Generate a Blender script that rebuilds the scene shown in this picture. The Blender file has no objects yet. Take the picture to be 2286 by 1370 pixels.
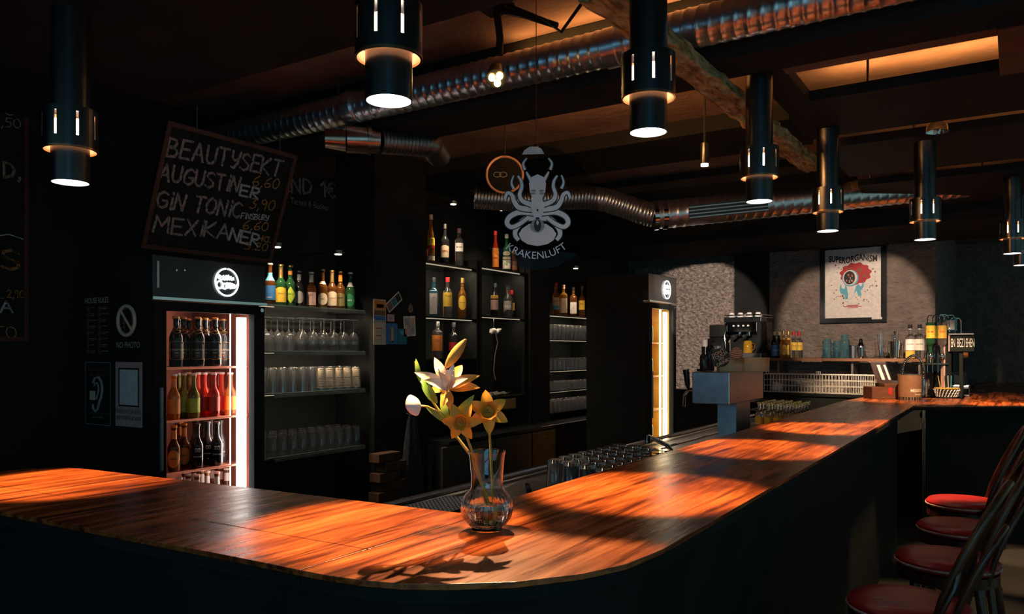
import bpy, bmesh, math, random
from mathutils import Vector, Matrix
random.seed(7)
C = bpy.context.scene.collection
SC = bpy.context.scene
PI = math.pi

# ---------------------------------------------------------------- camera, world, exposure
F, CX, CY, EYE = 1757.0, 1143.0, 782.0, 1.53
FW = Vector((-0.5395, 0.8420)); RT = Vector((0.8420, 0.5395))
cam_d = bpy.data.cameras.new('camera'); cam = bpy.data.objects.new('camera', cam_d); C.objects.link(cam)
cam_d.sensor_fit = 'HORIZONTAL'; cam_d.sensor_width = 36.0; cam_d.lens = 36.0 * F / 2286.0
cam_d.shift_y = (CY - 685.0) / 2286.0; cam_d.clip_start = 0.05
cam.location = (0, 0, EYE); cam.rotation_euler = (PI / 2, 0, math.atan2(0.5395, 0.8420))
SC.camera = cam
W = bpy.data.worlds.new('dim_room_ambience'); SC.world = W; W.use_nodes = True
W.node_tree.nodes['Background'].inputs[0].default_value = (0.55, 0.92, 0.86, 1)
W.node_tree.nodes['Background'].inputs[1].default_value = 0.26
SC.view_settings.view_transform = 'Standard'; SC.view_settings.look = 'None'
SC.view_settings.gamma = 1; SC.view_settings.use_curve_mapping = False
SC.view_settings.exposure = 0.0
SC.cycles.use_denoising = True
SC.cycles.adaptive_threshold = 0.02; SC.cycles.max_bounces = 9; SC.cycles.transmission_bounces = 9; SC.cycles.transparent_max_bounces = 12
SC.cycles.sample_clamp_indirect = 3.0
LAMP_W = 215.0            # watts of one pendant spot
WARM = (1.0, 0.58, 0.27)

# ---------------------------------------------------------------- layout: turn a photo measurement into a point of the room
def atd(px, py, d):
    r = (px - CX) / F * d
    return Vector((RT.x * r + FW.x * d, RT.y * r + FW.y * d, EYE + (CY - py) / F * d))
def onZ(px, py, Z): return atd(px, py, (Z - EYE) * F / (CY - py))
def onX(px, py, X): return atd(px, py, X / (RT.x * (px - CX) / F + FW.x))
def onY(px, py, Y): return atd(px, py, Y / (RT.y * (px - CX) / F + FW.y))
def onP(px, py, p0, n):
    k = (px - CX) / F
    d = (n[0] * p0[0] + n[1] * p0[1]) / (n[0] * (RT.x * k + FW.x) + n[1] * (RT.y * k + FW.y))
    return atd(px, py, d)

# ---------------------------------------------------------------- materials
MATS = {}
def mat(name, col, rough=0.5, metal=0.0, trans=0.0, ior=1.45, emit=None, es=0.0, col2=None, scale=8.0, stretch=(1, 1, 1),
        bump=0.0, bdist=0.02, bscale=None, detail=4.0, coat=0.0, alpha=None, spec=None, lo=0.35, hi=0.65, coords='Object', rvar=0.0):
    m = bpy.data.materials.new(name); m.use_nodes = True
    nt = m.node_tree; b = nt.nodes['Principled BSDF']; L = nt.links.new
    def S(k, v): b.inputs[k].default_value = v
    S('Base Color', (*col, 1)); S('Roughness', rough); S('Metallic', metal); S('IOR', ior)
    S('Transmission Weight', trans); S('Coat Weight', coat); S('Coat Roughness', 0.08)
    if spec is not None: S('Specular IOR Level', spec)
    if emit: S('Emission Color', (*emit, 1)); S('Emission Strength', es)
    tc = nt.nodes.new('ShaderNodeTexCoord'); mp = nt.nodes.new('ShaderNodeMapping')
    L(tc.outputs[coords], mp.inputs[0]); mp.inputs['Scale'].default_value = stretch
    if col2 is not None or rvar or alpha is not None:
        n = nt.nodes.new('ShaderNodeTexNoise'); n.inputs['Scale'].default_value = scale; n.inputs['Detail'].default_value = detail
        L(mp.outputs[0], n.inputs['Vector'])
        rm = nt.nodes.new('ShaderNodeMapRange'); rm.inputs[1].default_value = lo; rm.inputs[2].default_value = hi
        L(n.outputs[0], rm.inputs[0])
        if col2 is not None:
            mx = nt.nodes.new('ShaderNodeMix'); mx.data_type = 'RGBA'
            mx.inputs[6].default_value = (*col, 1); mx.inputs[7].default_value = (*col2, 1)
            L(rm.outputs[0], mx.inputs[0]); L(mx.outputs[2], b.inputs['Base Color'])
        if rvar:
            r2 = nt.nodes.new('ShaderNodeMapRange'); r2.inputs[3].default_value = rough; r2.inputs[4].default_value = rough + rvar
            L(n.outputs[0], r2.inputs[0]); L(r2.outputs[0], b.inputs['Roughness'])
        if alpha is not None:
            a2 = nt.nodes.new('ShaderNodeMapRange'); a2.inputs[1].default_value = lo; a2.inputs[2].default_value = hi
            a2.inputs[3].default_value = alpha[0]; a2.inputs[4].default_value = alpha[1]
            L(n.outputs[0], a2.inputs[0]); L(a2.outputs[0], b.inputs['Alpha'])
    if bump:
        nb = nt.nodes.new('ShaderNodeTexNoise'); nb.inputs['Scale'].default_value = bscale or scale; nb.inputs['Detail'].default_value = 6
        L(mp.outputs[0], nb.inputs['Vector'])
        bp = nt.nodes.new('ShaderNodeBump'); bp.inputs['Strength'].default_value = bump; bp.inputs['Distance'].default_value = bdist
        L(nb.outputs[0], bp.inputs['Height']); L(bp.outputs[0], b.inputs['Normal'])
    MATS[name] = m
    return m

def wood_mat(name, c_dark, c_mid, c_light, stretch, rough=0.3):
    m = bpy.data.materials.new(name); m.use_nodes = True
    nt = m.node_tree; b = nt.nodes['Principled BSDF']; L = nt.links.new
    tc = nt.nodes.new('ShaderNodeTexCoord'); mp = nt.nodes.new('ShaderNodeMapping'); mp.inputs['Scale'].default_value = stretch
    L(tc.outputs['Object'], mp.inputs[0])
    n1 = nt.nodes.new('ShaderNodeTexNoise'); n1.inputs['Scale'].default_value = 3.0; n1.inputs['Detail'].default_value = 9; n1.inputs['Roughness'].default_value = 0.62
    n1.inputs['Distortion'].default_value = 0.6
    L(mp.outputs[0], n1.inputs['Vector'])
    n2 = nt.nodes.new('ShaderNodeTexNoise'); n2.inputs['Scale'].default_value = 1.7; n2.inputs['Detail'].default_value = 3
    L(tc.outputs['Object'], n2.inputs['Vector'])
    ramp = nt.nodes.new('ShaderNodeValToRGB'); e = ramp.color_ramp.elements
    e[0].position = 0.375; e[0].color = (*c_dark, 1); e[1].position = 0.66; e[1].color = (*c_light, 1)
    k = e.new(0.50); k.color = (*c_mid, 1)
    L(n1.outputs[0], ramp.inputs[0])
    mx = nt.nodes.new('ShaderNodeMix'); mx.data_type = 'RGBA'; mx.blend_type = 'MULTIPLY'; mx.inputs[0].default_value = 0.9
    r2 = nt.nodes.new('ShaderNodeValToRGB'); r2.color_ramp.elements[0].position = 0.36; r2.color_ramp.elements[0].color = (0.30, 0.24, 0.22, 1)
    r2.color_ramp.elements[1].position = 0.58; r2.color_ramp.elements[1].color = (1, 1, 1, 1)
    L(n2.outputs[0], r2.inputs[0]); L(ramp.outputs[0], mx.inputs[6]); L(r2.outputs[0], mx.inputs[7]); L(mx.outputs[2], b.inputs['Base Color'])
    rr = nt.nodes.new('ShaderNodeMapRange'); rr.inputs[3].default_value = rough - 0.08; rr.inputs[4].default_value = rough + 0.22
    L(n1.outputs[0], rr.inputs[0]); L(rr.outputs[0], b.inputs['Roughness'])
    bp = nt.nodes.new('ShaderNodeBump'); bp.inputs['Strength'].default_value = 0.22; bp.inputs['Distance'].default_value = 0.004
    L(n1.outputs[0], bp.inputs['Height']); L(bp.outputs[0], b.inputs['Normal'])
    MATS[name] = m
    return m

mat('black_wall', (0.018, 0.020, 0.0195), 0.85, col2=(0.026, 0.028, 0.027), scale=3, bump=0.15, bscale=30, spec=0.04)
mat('black_paint', (0.014, 0.0155, 0.015), 0.6, col2=(0.020, 0.0215, 0.021), scale=5, spec=0.07)
mat('black_gloss', (0.012, 0.014, 0.015), 0.18, col2=(0.02, 0.022, 0.024), scale=6)
mat('floor_dark', (0.006, 0.0065, 0.0065), 0.7, col2=(0.009, 0.0095, 0.0095), scale=4, bump=0.1)
mat('plaster_warm', (0.34, 0.19, 0.11), 0.9, col2=(0.26, 0.14, 0.085), scale=2.5, bump=0.25, bscale=14, spec=0.1)
mat('concrete', (0.26, 0.185, 0.15), 0.9, col2=(0.17, 0.115, 0.095), scale=3, bump=0.4, bscale=22, spec=0.1)
mat('stucco', (0.27, 0.225, 0.195), 0.92, col2=(0.20, 0.165, 0.145), scale=9, bump=1.0, bdist=.05, bscale=20, stretch=(1, 1, 1.6), spec=0.15)
mat('stucco_rough', (0.50, 0.42, 0.37), 0.92, col2=(0.24, 0.19, 0.165), scale=26, bump=1.0, bdist=.10, bscale=20, stretch=(1, 1, 2.0), spec=0.15)
mat('rough_timber', (0.62, 0.42, 0.19), 0.9, col2=(0.20, 0.12, 0.055), scale=22, stretch=(2, 0.5, 2), bump=1.0, bscale=30, spec=0.15)
wood_mat('bar_wood', (0.085, 0.016, 0.005), (0.36, 0.078, 0.017), (0.60, 0.165, 0.036), (9.0, 0.55, 9.0), 0.19)
wood_mat('bentwood', (0.05, 0.015, 0.006), (0.14, 0.04, 0.012), (0.24, 0.08, 0.02), (6, 6, 1), 0.28)
mat('galvanised', (0.80, 0.81, 0.84), 0.27, 1.0, col2=(0.68, 0.69, 0.73), scale=9, rvar=0.08)
mat('copper_lit_metal', (0.62, 0.46, 0.36), 0.26, 1.0, col2=(0.50, 0.36, 0.28), scale=10)  # coppery light on the metal put into its colour
mat('steel', (0.50, 0.51, 0.53), 0.24, 1.0, col2=(0.42, 0.43, 0.45), scale=20, stretch=(1, 8, 1), rvar=0.12)
mat('dull_steel', (0.26, 0.25, 0.24), 0.42, 1.0, col2=(0.2, 0.19, 0.18), scale=12)
mat('chrome', (0.75, 0.76, 0.78), 0.08, 1.0)
mat('gunmetal', (0.13, 0.14, 0.15), 0.24, 1.0, col2=(0.09, 0.10, 0.11), scale=9, rvar=0.12)
mat('brass_ring', (0.75, 0.42, 0.22), 0.25, 1.0)
mat('copper_lining', (0.70, 0.33, 0.16), 0.55, 0.4)
mat('ring_glow', (0.70, 0.33, 0.16), 0.4, 0.4, emit=(1.0, 0.36, 0.13), es=0.09)  # faint glow added to the copper rim in place of highlights
mat('lamp_white', (1, 1, 1), emit=(1.0, 0.90, 0.80), es=14.0)
mat('lamp_slot', (1, 0.9, 0.8), emit=(1.0, 0.80, 0.62), es=9.0)
mat('led_warm', (1, 0.8, 0.5), emit=(1.0, 0.55, 0.16), es=40.0)
mat('led_white', (1, 1, 1), emit=(1.0, 0.86, 0.80), es=7.0)
mat('led_amber', (1, 0.8, 0.4), emit=(1.0, 0.84, 0.58), es=8.0)
mat('led_orange', (1, 0.5, 0.2), emit=(1.0, 0.42, 0.12), es=6.0)
mat('neon_white', (1, 1, 1), emit=(0.86, 0.97, 1.0), es=2.6)
mat('puck_glow', (1, 0.9, 0.7), emit=(1.0, 0.80, 0.55), es=10.0)
mat('glass', (1, 1, 1), 0.02, trans=1.0, ior=1.46)
mat('glass_bar', (0.92, 0.93, 0.93), 0.04, trans=0.972, ior=1.46)  # slight white haze mixed in for light caught on the rims
mat('glass_pane', (0.97, 1, 0.99), 0.0, trans=1.0, ior=1.12)
mat('shelf_glass', (0.80, 0.95, 0.90), 0.05, trans=0.9, ior=1.46)
mat('glass_blue', (0.25, 0.55, 0.62), 0.06, trans=0.9, ior=1.46)
mat('acrylic_dark', (0.55, 0.58, 0.60), 0.02, trans=1.0, ior=1.08)
mat('water', (0.98, 0.99, 0.98), 0.0, trans=1.0, ior=1.33)
mat('bottle_brown', (0.16, 0.055, 0.015), 0.06, trans=0.55)
mat('bottle_green', (0.03, 0.13, 0.05), 0.06, trans=0.55)
mat('bottle_dark', (0.015, 0.015, 0.017), 0.08, trans=0.15)
mat('bottle_clear', (0.92, 0.95, 0.95), 0.03, trans=0.97)
mat('bottle_blue', (0.10, 0.42, 0.66), 0.05, trans=0.85)
mat('bottle_amber', (0.75, 0.33, 0.05), 0.05, trans=0.85)
for nm, c in (('drink_orange', (0.95, 0.30, 0.03)), ('drink_red', (0.75, 0.05, 0.02)), ('drink_green', (0.28, 0.26, 0.03)), ('drink_peach', (0.95, 0.38, 0.10)), ('drink_wine', (0.45, 0.04, 0.03))):
    mat(nm, c, 0.08, trans=0.75)
PAL = dict(white=(0.78, 0.74, 0.70), cream=(0.74, 0.60, 0.42), gold=(0.72, 0.42, 0.07), yellow=(0.80, 0.52, 0.06), orange=(0.80, 0.26, 0.04),
           red=(0.45, 0.02, 0.022), blue=(0.05, 0.20, 0.50), skyblue=(0.12, 0.45, 0.62), teal=(0.02, 0.20, 0.27), green=(0.10, 0.40, 0.08), dgreen=(0.02, 0.16, 0.07),
           black=(0.015, 0.015, 0.016), grey=(0.35, 0.34, 0.33), brown=(0.22, 0.10, 0.05), pink=(0.65, 0.40, 0.36), lime=(0.45, 0.55, 0.05))
for k, c in PAL.items(): mat('print_' + k, c, 0.45, col2=tuple(x * 0.82 for x in c), scale=30)
mat('foil_gold', (0.80, 0.52, 0.18), 0.3, 0.9, col2=(0.7, 0.42, 0.12), scale=25)
mat('chalk_pink', (0.62, 0.46, 0.42), 0.95, col2=(0.45, 0.32, 0.30), scale=60, alpha=(0.15, 1.0), lo=0.36, hi=0.56)
mat('chalk_white', (0.80, 0.80, 0.84), 0.95, col2=(0.6, 0.6, 0.62), scale=60, alpha=(0.3, 1.0), lo=0.34, hi=0.54)
mat('chalk_orange', (0.70, 0.32, 0.10), 0.95, col2=(0.5, 0.22, 0.07), scale=60, alpha=(0.3, 1.0), lo=0.34, hi=0.54)
mat('chalk_yellow', (0.60, 0.50, 0.26), 0.95, col2=(0.45, 0.36, 0.2), scale=60, alpha=(0.2, 1.0), lo=0.36, hi=0.56)
mat('slate', (0.011, 0.012, 0.0115), 0.8, col2=(0.016, 0.017, 0.016), scale=6, spec=0.2)
mat('frame_red_wood', (0.085, 0.027, 0.017), 0.5, col2=(0.05, 0.016, 0.010), scale=10, stretch=(1, 1, 6))
mat('red_leather', (0.42, 0.018, 0.022), 0.33, col2=(0.32, 0.012, 0.015), scale=14, bump=0.12, bscale=60)
mat('piping_pale', (0.55, 0.42, 0.33), 0.5, col2=(0.3, 0.12, 0.1), scale=25)
mat('fridge_inside', (0.30, 0.10, 0.065), 0.35, col2=(0.22, 0.07, 0.05), scale=6)
mat('fridge_inside_amber', (0.55, 0.30, 0.05), 0.3, col2=(0.4, 0.2, 0.03), scale=6)
mat('shelf_wire', (0.75, 0.30, 0.20), 0.35, 0.6)
mat('white_wire', (0.80, 0.76, 0.72), 0.4, col2=(0.68, 0.63, 0.58), scale=20)
mat('porcelain', (0.80, 0.78, 0.76), 0.15, col2=(0.74, 0.72, 0.70), scale=20)
mat('towel', (0.03, 0.03, 0.036), 0.95, col2=(0.06, 0.058, 0.062), scale=40, bump=0.6, bscale=120)
mat('rubber', (0.02, 0.02, 0.02), 0.7)
mat('petal_white', (0.86, 0.84, 0.82), 0.5, col2=(0.88, 0.52, 0.16), scale=16, lo=0.5, hi=0.66)
mat('petal_orange', (0.88, 0.42, 0.06), 0.5, col2=(0.80, 0.30, 0.04), scale=22)
mat('petal_yellow', (0.86, 0.44, 0.04), 0.5, col2=(0.76, 0.32, 0.02), scale=25)
mat('trumpet', (0.85, 0.34, 0.02), 0.55, col2=(0.72, 0.24, 0.015), scale=30)
mat('stem', (0.22, 0.24, 0.05), 0.5, col2=(0.34, 0.24, 0.06), scale=12, stretch=(1, 1, 3))
mat('leaf', (0.10, 0.26, 0.03), 0.45, col2=(0.22, 0.30, 0.05), scale=14)
mat('bud_ochre', (0.42, 0.24, 0.05), 0.5, col2=(0.55, 0.30, 0.06), scale=20, stretch=(1, 1, 4))
mat('bud_white', (0.82, 0.82, 0.84), 0.45, col2=(0.80, 0.48, 0.16), scale=9, lo=0.52, hi=0.66)
mat('brick_brown', (0.10, 0.045, 0.022), 0.8, col2=(0.05, 0.022, 0.012), scale=12, bump=0.4)
mat('bottle_gold_liquid', (0.90, 0.50, 0.04), 0.05, trans=0.7)
mat('wood_dark', (0.08, 0.025, 0.012), 0.5, col2=(0.13, 0.045, 0.02), scale=6, stretch=(1, 6, 6))
mat('sand', (0.62, 0.44, 0.22), 0.4, trans=0.3)

# ---------------------------------------------------------------- builders
class MB:
    def __init__(s): s.v = []; s.f = []
    def add(s, vs, fs):
        o = len(s.v); s.v += [Vector(v) for v in vs]; s.f += [tuple(i + o for i in f) for f in fs]; return s
    def box(s, x0, x1, y0, y1, z0, z1):
        return s.add([(x0, y0, z0), (x1, y0, z0), (x1, y1, z0), (x0, y1, z0), (x0, y0, z1), (x1, y0, z1), (x1, y1, z1), (x0, y1, z1)],
                     [(0, 3, 2, 1), (4, 5, 6, 7), (0, 1, 5, 4), (1, 2, 6, 5), (2, 3, 7, 6), (3, 0, 4, 7)])
    def bbox(s, x0, x1, y0, y1, z0, z1, b=0.004):          # box with chamfered edges
        bm = bmesh.new(); bmesh.ops.create_cube(bm, size=1)
        for v in bm.verts: v.co = Vector((x0 + (v.co.x + .5) * (x1 - x0), y0 + (v.co.y + .5) * (y1 - y0), z0 + (v.co.z + .5) * (z1 - z0)))
        bmesh.ops.bevel(bm, geom=bm.edges[:], offset=b, segments=2, affect='EDGES', profile=0.6)
        bm.verts.ensure_lookup_table(); s.add([v.co.copy() for v in bm.verts], [tuple(v.index for v in f.verts) for f in bm.faces]); bm.free(); return s
    def obox(s, o, U, V, N, w, h, t):                       # box from a corner with axes U (w), V (h), N (t)
        o = Vector(o); U = Vector(U) * w; V = Vector(V) * h; N = Vector(N) * t
        p = [o, o + U, o + U + V, o + V]; p += [q + N for q in p]
        return s.add(p, [(0, 3, 2, 1), (4, 5, 6, 7), (0, 1, 5, 4), (1, 2, 6, 5), (2, 3, 7, 6), (3, 0, 4, 7)])
    def lathe(s, prof, seg=24, c=(0, 0, 0), sq=None, flute=None, arc=None, sx=1, sy=1):
        c = Vector(c); vs = []; fs = []; n = len(prof)
        a0, a1 = (0, 2 * PI) if arc is None else arc
        cnt = seg if arc is None else seg + 1
        for i in range(cnt):
            a = a0 + (a1 - a0) * i / seg
            ca, sa = math.cos(a), math.sin(a)
            k = 1.0
            if sq: k = (abs(ca) ** sq + abs(sa) ** sq) ** (-1.0 / sq)
            for j, (r, z) in enumerate(prof):
                kk = k * (1 + (flute(a, z) if flute else 0))
                vs.append(c + Vector((r * kk * ca * sx, r * kk * sa * sy, z)))
        for i in range(seg):
            for j in range(n - 1):
                a = i * n + j; b = ((i + 1) % cnt) * n + j
                r0, r1 = prof[j][0], prof[j + 1][0]
                if r0 < 1e-6 and r1 < 1e-6: continue
                if r0 < 1e-6: fs.append((a, b + 1, a + 1))
                elif r1 < 1e-6: fs.append((a, b, a + 1))
                else: fs.append((a, b, b + 1, a + 1))
        return s.add(vs, fs)
    def tube(s, pts, r, seg=10, cap=True, closed=False, rfun=None):
        pts = [Vector(p) for p in pts]; n = len(pts); vs = []; fs = []
        up = None
        for i, p in enumerate(pts):
            if closed: t = pts[(i + 1) % n] - pts[i - 1]
            else: t = pts[min(i + 1, n - 1)] - pts[max(i - 1, 0)]
            t.normalize()
            if up is None:
                up = Vector((0, 0, 1)) if abs(t.z) < 0.9 else Vector((1, 0, 0))
            a = (up - t * up.dot(t)).normalized(); b = t.cross(a); up = a
            rr = r[i] if isinstance(r, (list, tuple)) else r
            for k in range(seg):
                th = 2 * PI * k / seg
                q = rr * (1 + (rfun(i, th) if rfun else 0))
                vs.append(p + a * q * math.cos(th) + b * q * math.sin(th))
        m = n if closed else n - 1
        for i in range(m):
            for k in range(seg):
                j = (i + 1) % n
                fs.append((i * seg + k, i * seg + (k + 1) % seg, j * seg + (k + 1) % seg, j * seg + k))
        if cap and not closed:
            fs.append(tuple(range(seg - 1, -1, -1))); fs.append(tuple((n - 1) * seg + k for k in range(seg)))
        return s.add(vs, fs)
    def prism(s, poly, z0, z1):
        n = len(poly); vs = [(x, y, z0) for x, y in poly] + [(x, y, z1) for x, y in poly]
        return s.add(vs, [tuple(range(n - 1, -1, -1)), tuple(range(n, 2 * n))] + [(i, (i + 1) % n, n + (i + 1) % n, n + i) for i in range(n)])
    def plate(s, poly, O, U, V, N, t):                      # 2-D outline in a plane, given thickness t
        O, U, V, N = Vector(O), Vector(U), Vector(V), Vector(N); n = len(poly)
        vs = [O + U * x + V * y for x, y in poly] + [O + U * x + V * y + N * t for x, y in poly]
        return s.add(vs, [tuple(range(n - 1, -1, -1)), tuple(range(n, 2 * n))] + [(i, (i + 1) % n, n + (i + 1) % n, n + i) for i in range(n)])
    def strokes(s, lines, O, U, V, N, w, t=0.0015):
        O, U, V, N = Vector(O), Vector(U), Vector(V), Vector(N)
        for ln in lines:
            for (x0, y0), (x1, y1) in zip(ln[:-1], ln[1:]):
                d = Vector((x1 - x0, y1 - y0)); l = d.length
                if l < 1e-6: continue
                d /= l; n = Vector((-d.y, d.x)) * w / 2; e = d * w * 0.35
                q = [(x0 - e.x + n.x, y0 - e.y + n.y), (x1 + e.x + n.x, y1 + e.y + n.y), (x1 + e.x - n.x, y1 + e.y - n.y), (x0 - e.x - n.x, y0 - e.y - n.y)]
                s.plate(q[::-1], O, U, V, N, t)
        return s
    def build(s, name, m, parent=None, smooth=False, world=False, fix=True):
        me = bpy.data.meshes.new(name)
        if world and parent is not None:
            root = parent
            while root.parent: root = root.parent
            M = (Matrix.Translation(root.location) @ root.rotation_euler.to_matrix().to_4x4()).inverted()
            vs = [M @ v for v in s.v]
        else: vs = s.v
        me.from_pydata([tuple(v) for v in vs], [], s.f)
        if fix:
            bm = bmesh.new(); bm.from_mesh(me); bmesh.ops.recalc_face_normals(bm, faces=bm.faces[:]); bm.to_mesh(me); bm.free()
        if smooth:
            me.polygons.foreach_set('use_smooth', [True] * len(me.polygons))
            try: me.set_sharp_from_angle(angle=math.radians(40))
            except Exception: pass
        me.materials.append(MATS[m] if isinstance(m, str) else m)
        o = bpy.data.objects.new(name, me); C.objects.link(o); o.parent = parent
        return o

def tag(o, label=None, cat=None, group=None, kind=None):
    if label: o['label'] = label
    if cat: o['category'] = cat
    if group: o['group'] = group
    if kind: o['kind'] = kind
    return o
def thing(name, label, cat, loc=(0, 0, 0), rz=0.0, group=None):
    o = bpy.data.objects.new(name, None); C.objects.link(o); o.location = loc; o.rotation_euler = (0, 0, rz)
    o.empty_display_size = 0.05
    return tag(o, label, cat, group)
def struct(o, label, cat): return tag(o, label, cat, kind='structure')
def copy_tree(o, parent=None):
    c = o.copy(); C.objects.link(c)
    if parent is not None: c.parent = parent
    for ch in [x for x in bpy.data.objects if x.parent is o]: copy_tree(ch, c)
    return c
def place(proto, used, loc, rz=0.0, label=None, group=None):
    o = proto if not used else copy_tree(proto)
    used.append(1); o.location = loc; o.rotation_euler = (0, 0, rz)
    if label: o['label'] = label
    if group: o['group'] = group
    return o
def face_cam(p, jit=0.0):                                    # local -Y looks towards the guests' side
    return math.atan2(-p[1], -p[0]) + PI / 2 + random.uniform(-jit, jit)

# printed lettering (a mesh lying in a plane, or wrapped on a bottle)
def text_mesh(body, size, align='CENTER', bold=0.0):
    cu = bpy.data.curves.new('lettering', 'FONT'); cu.body = body; cu.size = size; cu.align_x = align; cu.align_y = 'CENTER'; cu.resolution_u = 3; cu.offset = bold * size
    ob = bpy.data.objects.new('lettering', cu); C.objects.link(ob)
    me = bpy.data.meshes.new_from_object(ob)
    bpy.data.objects.remove(ob); bpy.data.curves.remove(cu)
    vs = [v.co.copy() for v in me.vertices]; fs = [tuple(p.vertices) for p in me.polygons]; bpy.data.meshes.remove(me)
    return vs, fs
def flat_text(body, size, O, U, V, N, m, parent, name='lettering', align='CENTER', world=True, xs=1.0, bend=None, bold=0.0):
    vs, fs = text_mesh(body, size, align, bold); O, U, V, N = Vector(O), Vector(U), Vector(V), Vector(N)
    b = MB(); out = []
    for v in vs:
        x, y = v.x * xs, v.y
        if bend: x, y = bend(x, y)
        out.append(O + U * x + V * y + N * 0.0012)
    b.add(out, fs)
    return b.build(name, m, parent, world=world, fix=False)
def wrap_text(body, size, R, z, m, parent, xs=1.0, rot=0.0):
    vs, fs = text_mesh(body, size, bold=.015); b = MB()
    b.add([(R * math.sin(v.x * xs / R + rot), -R * math.cos(v.x * xs / R + rot), z + v.y) for v in vs], fs)
    return b.build('lettering', m, parent, fix=False)

# hand-chalked stroke letters, unit height
GL = {
 'A': [[(0, 0), (.3, 1), (.6, 0)], [(.12, .38), (.5, .38)]], 'B': [[(0, 0), (0, 1), (.35, .95), (.42, .76), (.32, .56), (0, .52)], [(0, .52), (.42, .46), (.52, .24), (.4, .04), (0, 0)]],
 'C': [[(.55, .85), (.35, 1), (.1, .85), (0, .5), (.1, .15), (.32, 0), (.55, .12)]], 'D': [[(0, 0), (0, 1), (.35, .9), (.52, .55), (.4, .15), (0, 0)]],
 'E': [[(.5, 1), (0, 1), (0, 0), (.5, 0)], [(0, .52), (.42, .52)]], 'F': [[(.5, 1), (0, 1), (0, 0)], [(0, .52), (.4, .52)]],
 'G': [[(.55, .85), (.35, 1), (.1, .85), (0, .5), (.1, .14), (.34, 0), (.56, .15), (.58, .45), (.32, .45)]], 'I': [[(.1, 0), (.1, .72)], [(.1, .92), (.1, 1.04)]],
 'K': [[(0, 0), (0, 1)], [(.5, 1), (0, .45), (.52, 0)]], 'L': [[(0, 1), (0, 0), (.45, 0)]], 'M': [[(0, 0), (.06, 1), (.34, .42), (.62, 1), (.68, 0)]],
 'N': [[(0, 0), (.04, 1), (.5, 0), (.54, 1)]], 'O': [[(.3, 1), (.08, .85), (0, .5), (.08, .15), (.3, 0), (.52, .15), (.6, .5), (.52, .85), (.3, 1)]],
 'P': [[(0, 0), (0, 1), (.38, .96), (.48, .74), (.36, .5), (0, .48)]], 'R': [[(0, 0), (0, 1), (.38, .96), (.46, .74), (.34, .52), (0, .5), (.5, 0)]],
 'S': [[(.5, .85), (.32, 1), (.08, .9), (.04, .7), (.26, .52), (.48, .36), (.48, .14), (.26, 0), (0, .12)]], 'T': [[(0, 1), (.56, 1)], [(.28, 1), (.28, 0)]],
 'U': [[(0, 1), (.02, .25), (.15, .02), (.36, .02), (.5, .25), (.52, 1)]], 'X': [[(0, 1), (.5, 0)], [(.5, 1), (0, 0)]], 'Y': [[(0, 1), (.02, .62), (.2, .45), (.42, .6)], [(.46, 1), (.4, .3), (.24, 0), (.08, .06)]],
 '0': [[(.25, 1), (.05, .75), (0, .4), (.1, .08), (.3, 0), (.48, .25), (.5, .65), (.38, .92), (.25, 1)]], '1': [[(0, .7), (.25, 1), (.25, 0)]],
 '2': [[(0, .8), (.2, 1), (.42, .88), (.4, .6), (0, 0), (.48, .02)]], '3': [[(.02, .95), (.42, .98), (.18, .58), (.44, .42), (.42, .12), (.2, 0), (0, .1)]],
 '4': [[(.3, 1), (0, .4), (.45, .4)], [(.32, .7), (.3, 0)]], '5': [[(.45, 1), (.08, 1), (.04, .58), (.32, .6), (.46, .34), (.34, .05), (0, .03)]],
 '6': [[(.4, 1), (.12, .7), (0, .32), (.12, .04), (.34, .02), (.46, .24), (.34, .45), (.06, .35)]], '9': [[(.44, .8), (.24, 1), (.04, .85), (.06, .6), (.28, .52), (.44, .8), (.36, 0)]],
 ',': [[(.12, .08), (.04, -.18)]], '.': [[(.05, 0), (.12, .05)]], '€': [[(.55, .85), (.35, 1), (.12, .8), (.08, .5), (.14, .18), (.36, 0), (.56, .12)], [(-.05, .6), (.38, .6)], [(-.05, .42), (.36, .42)]], ' ': []}
def chalk_lines(txt, h, x=0.0, y=0.0, adv=1.0, wob=0.03, double=False):
    out = []
    for ch in txt:
        g = GL.get(ch, []); j = random.uniform(-wob, wob); sh = random.uniform(-.05, .05)
        wdt = max([p[0] for l in g for p in l], default=.3)
        for l in g:
            q = [(x + (px + sh * py) * h, y + (py + j) * h) for px, py in l]
            out.append(q)
            if double: out.append([(a + h * .07, b - h * .03) for a, b in q])
        x += (wdt + .16) * h * adv
    return out, x

# ================================================================ THE ROOM
XW = -4.2            # back wall plane
CEIL = 2.98
struct(MB().box(-5.2, 3.2, -1.6, 13.2, -0.1, 0).build('floor', 'floor_dark'), 'dark worn floor of the bar room', 'floor')
struct(MB().box(XW - .15, XW, -1.6, 10.2, 0, CEIL).build('wall_back', 'black_wall'), 'matte black back wall behind the bottle shelves', 'wall')
struct(MB().box(XW - .15, 3.2, -1.6, 13.2, CEIL, CEIL + .12).build('ceiling', 'concrete'), 'rough brown concrete ceiling above the ducts', 'ceiling')
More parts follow.
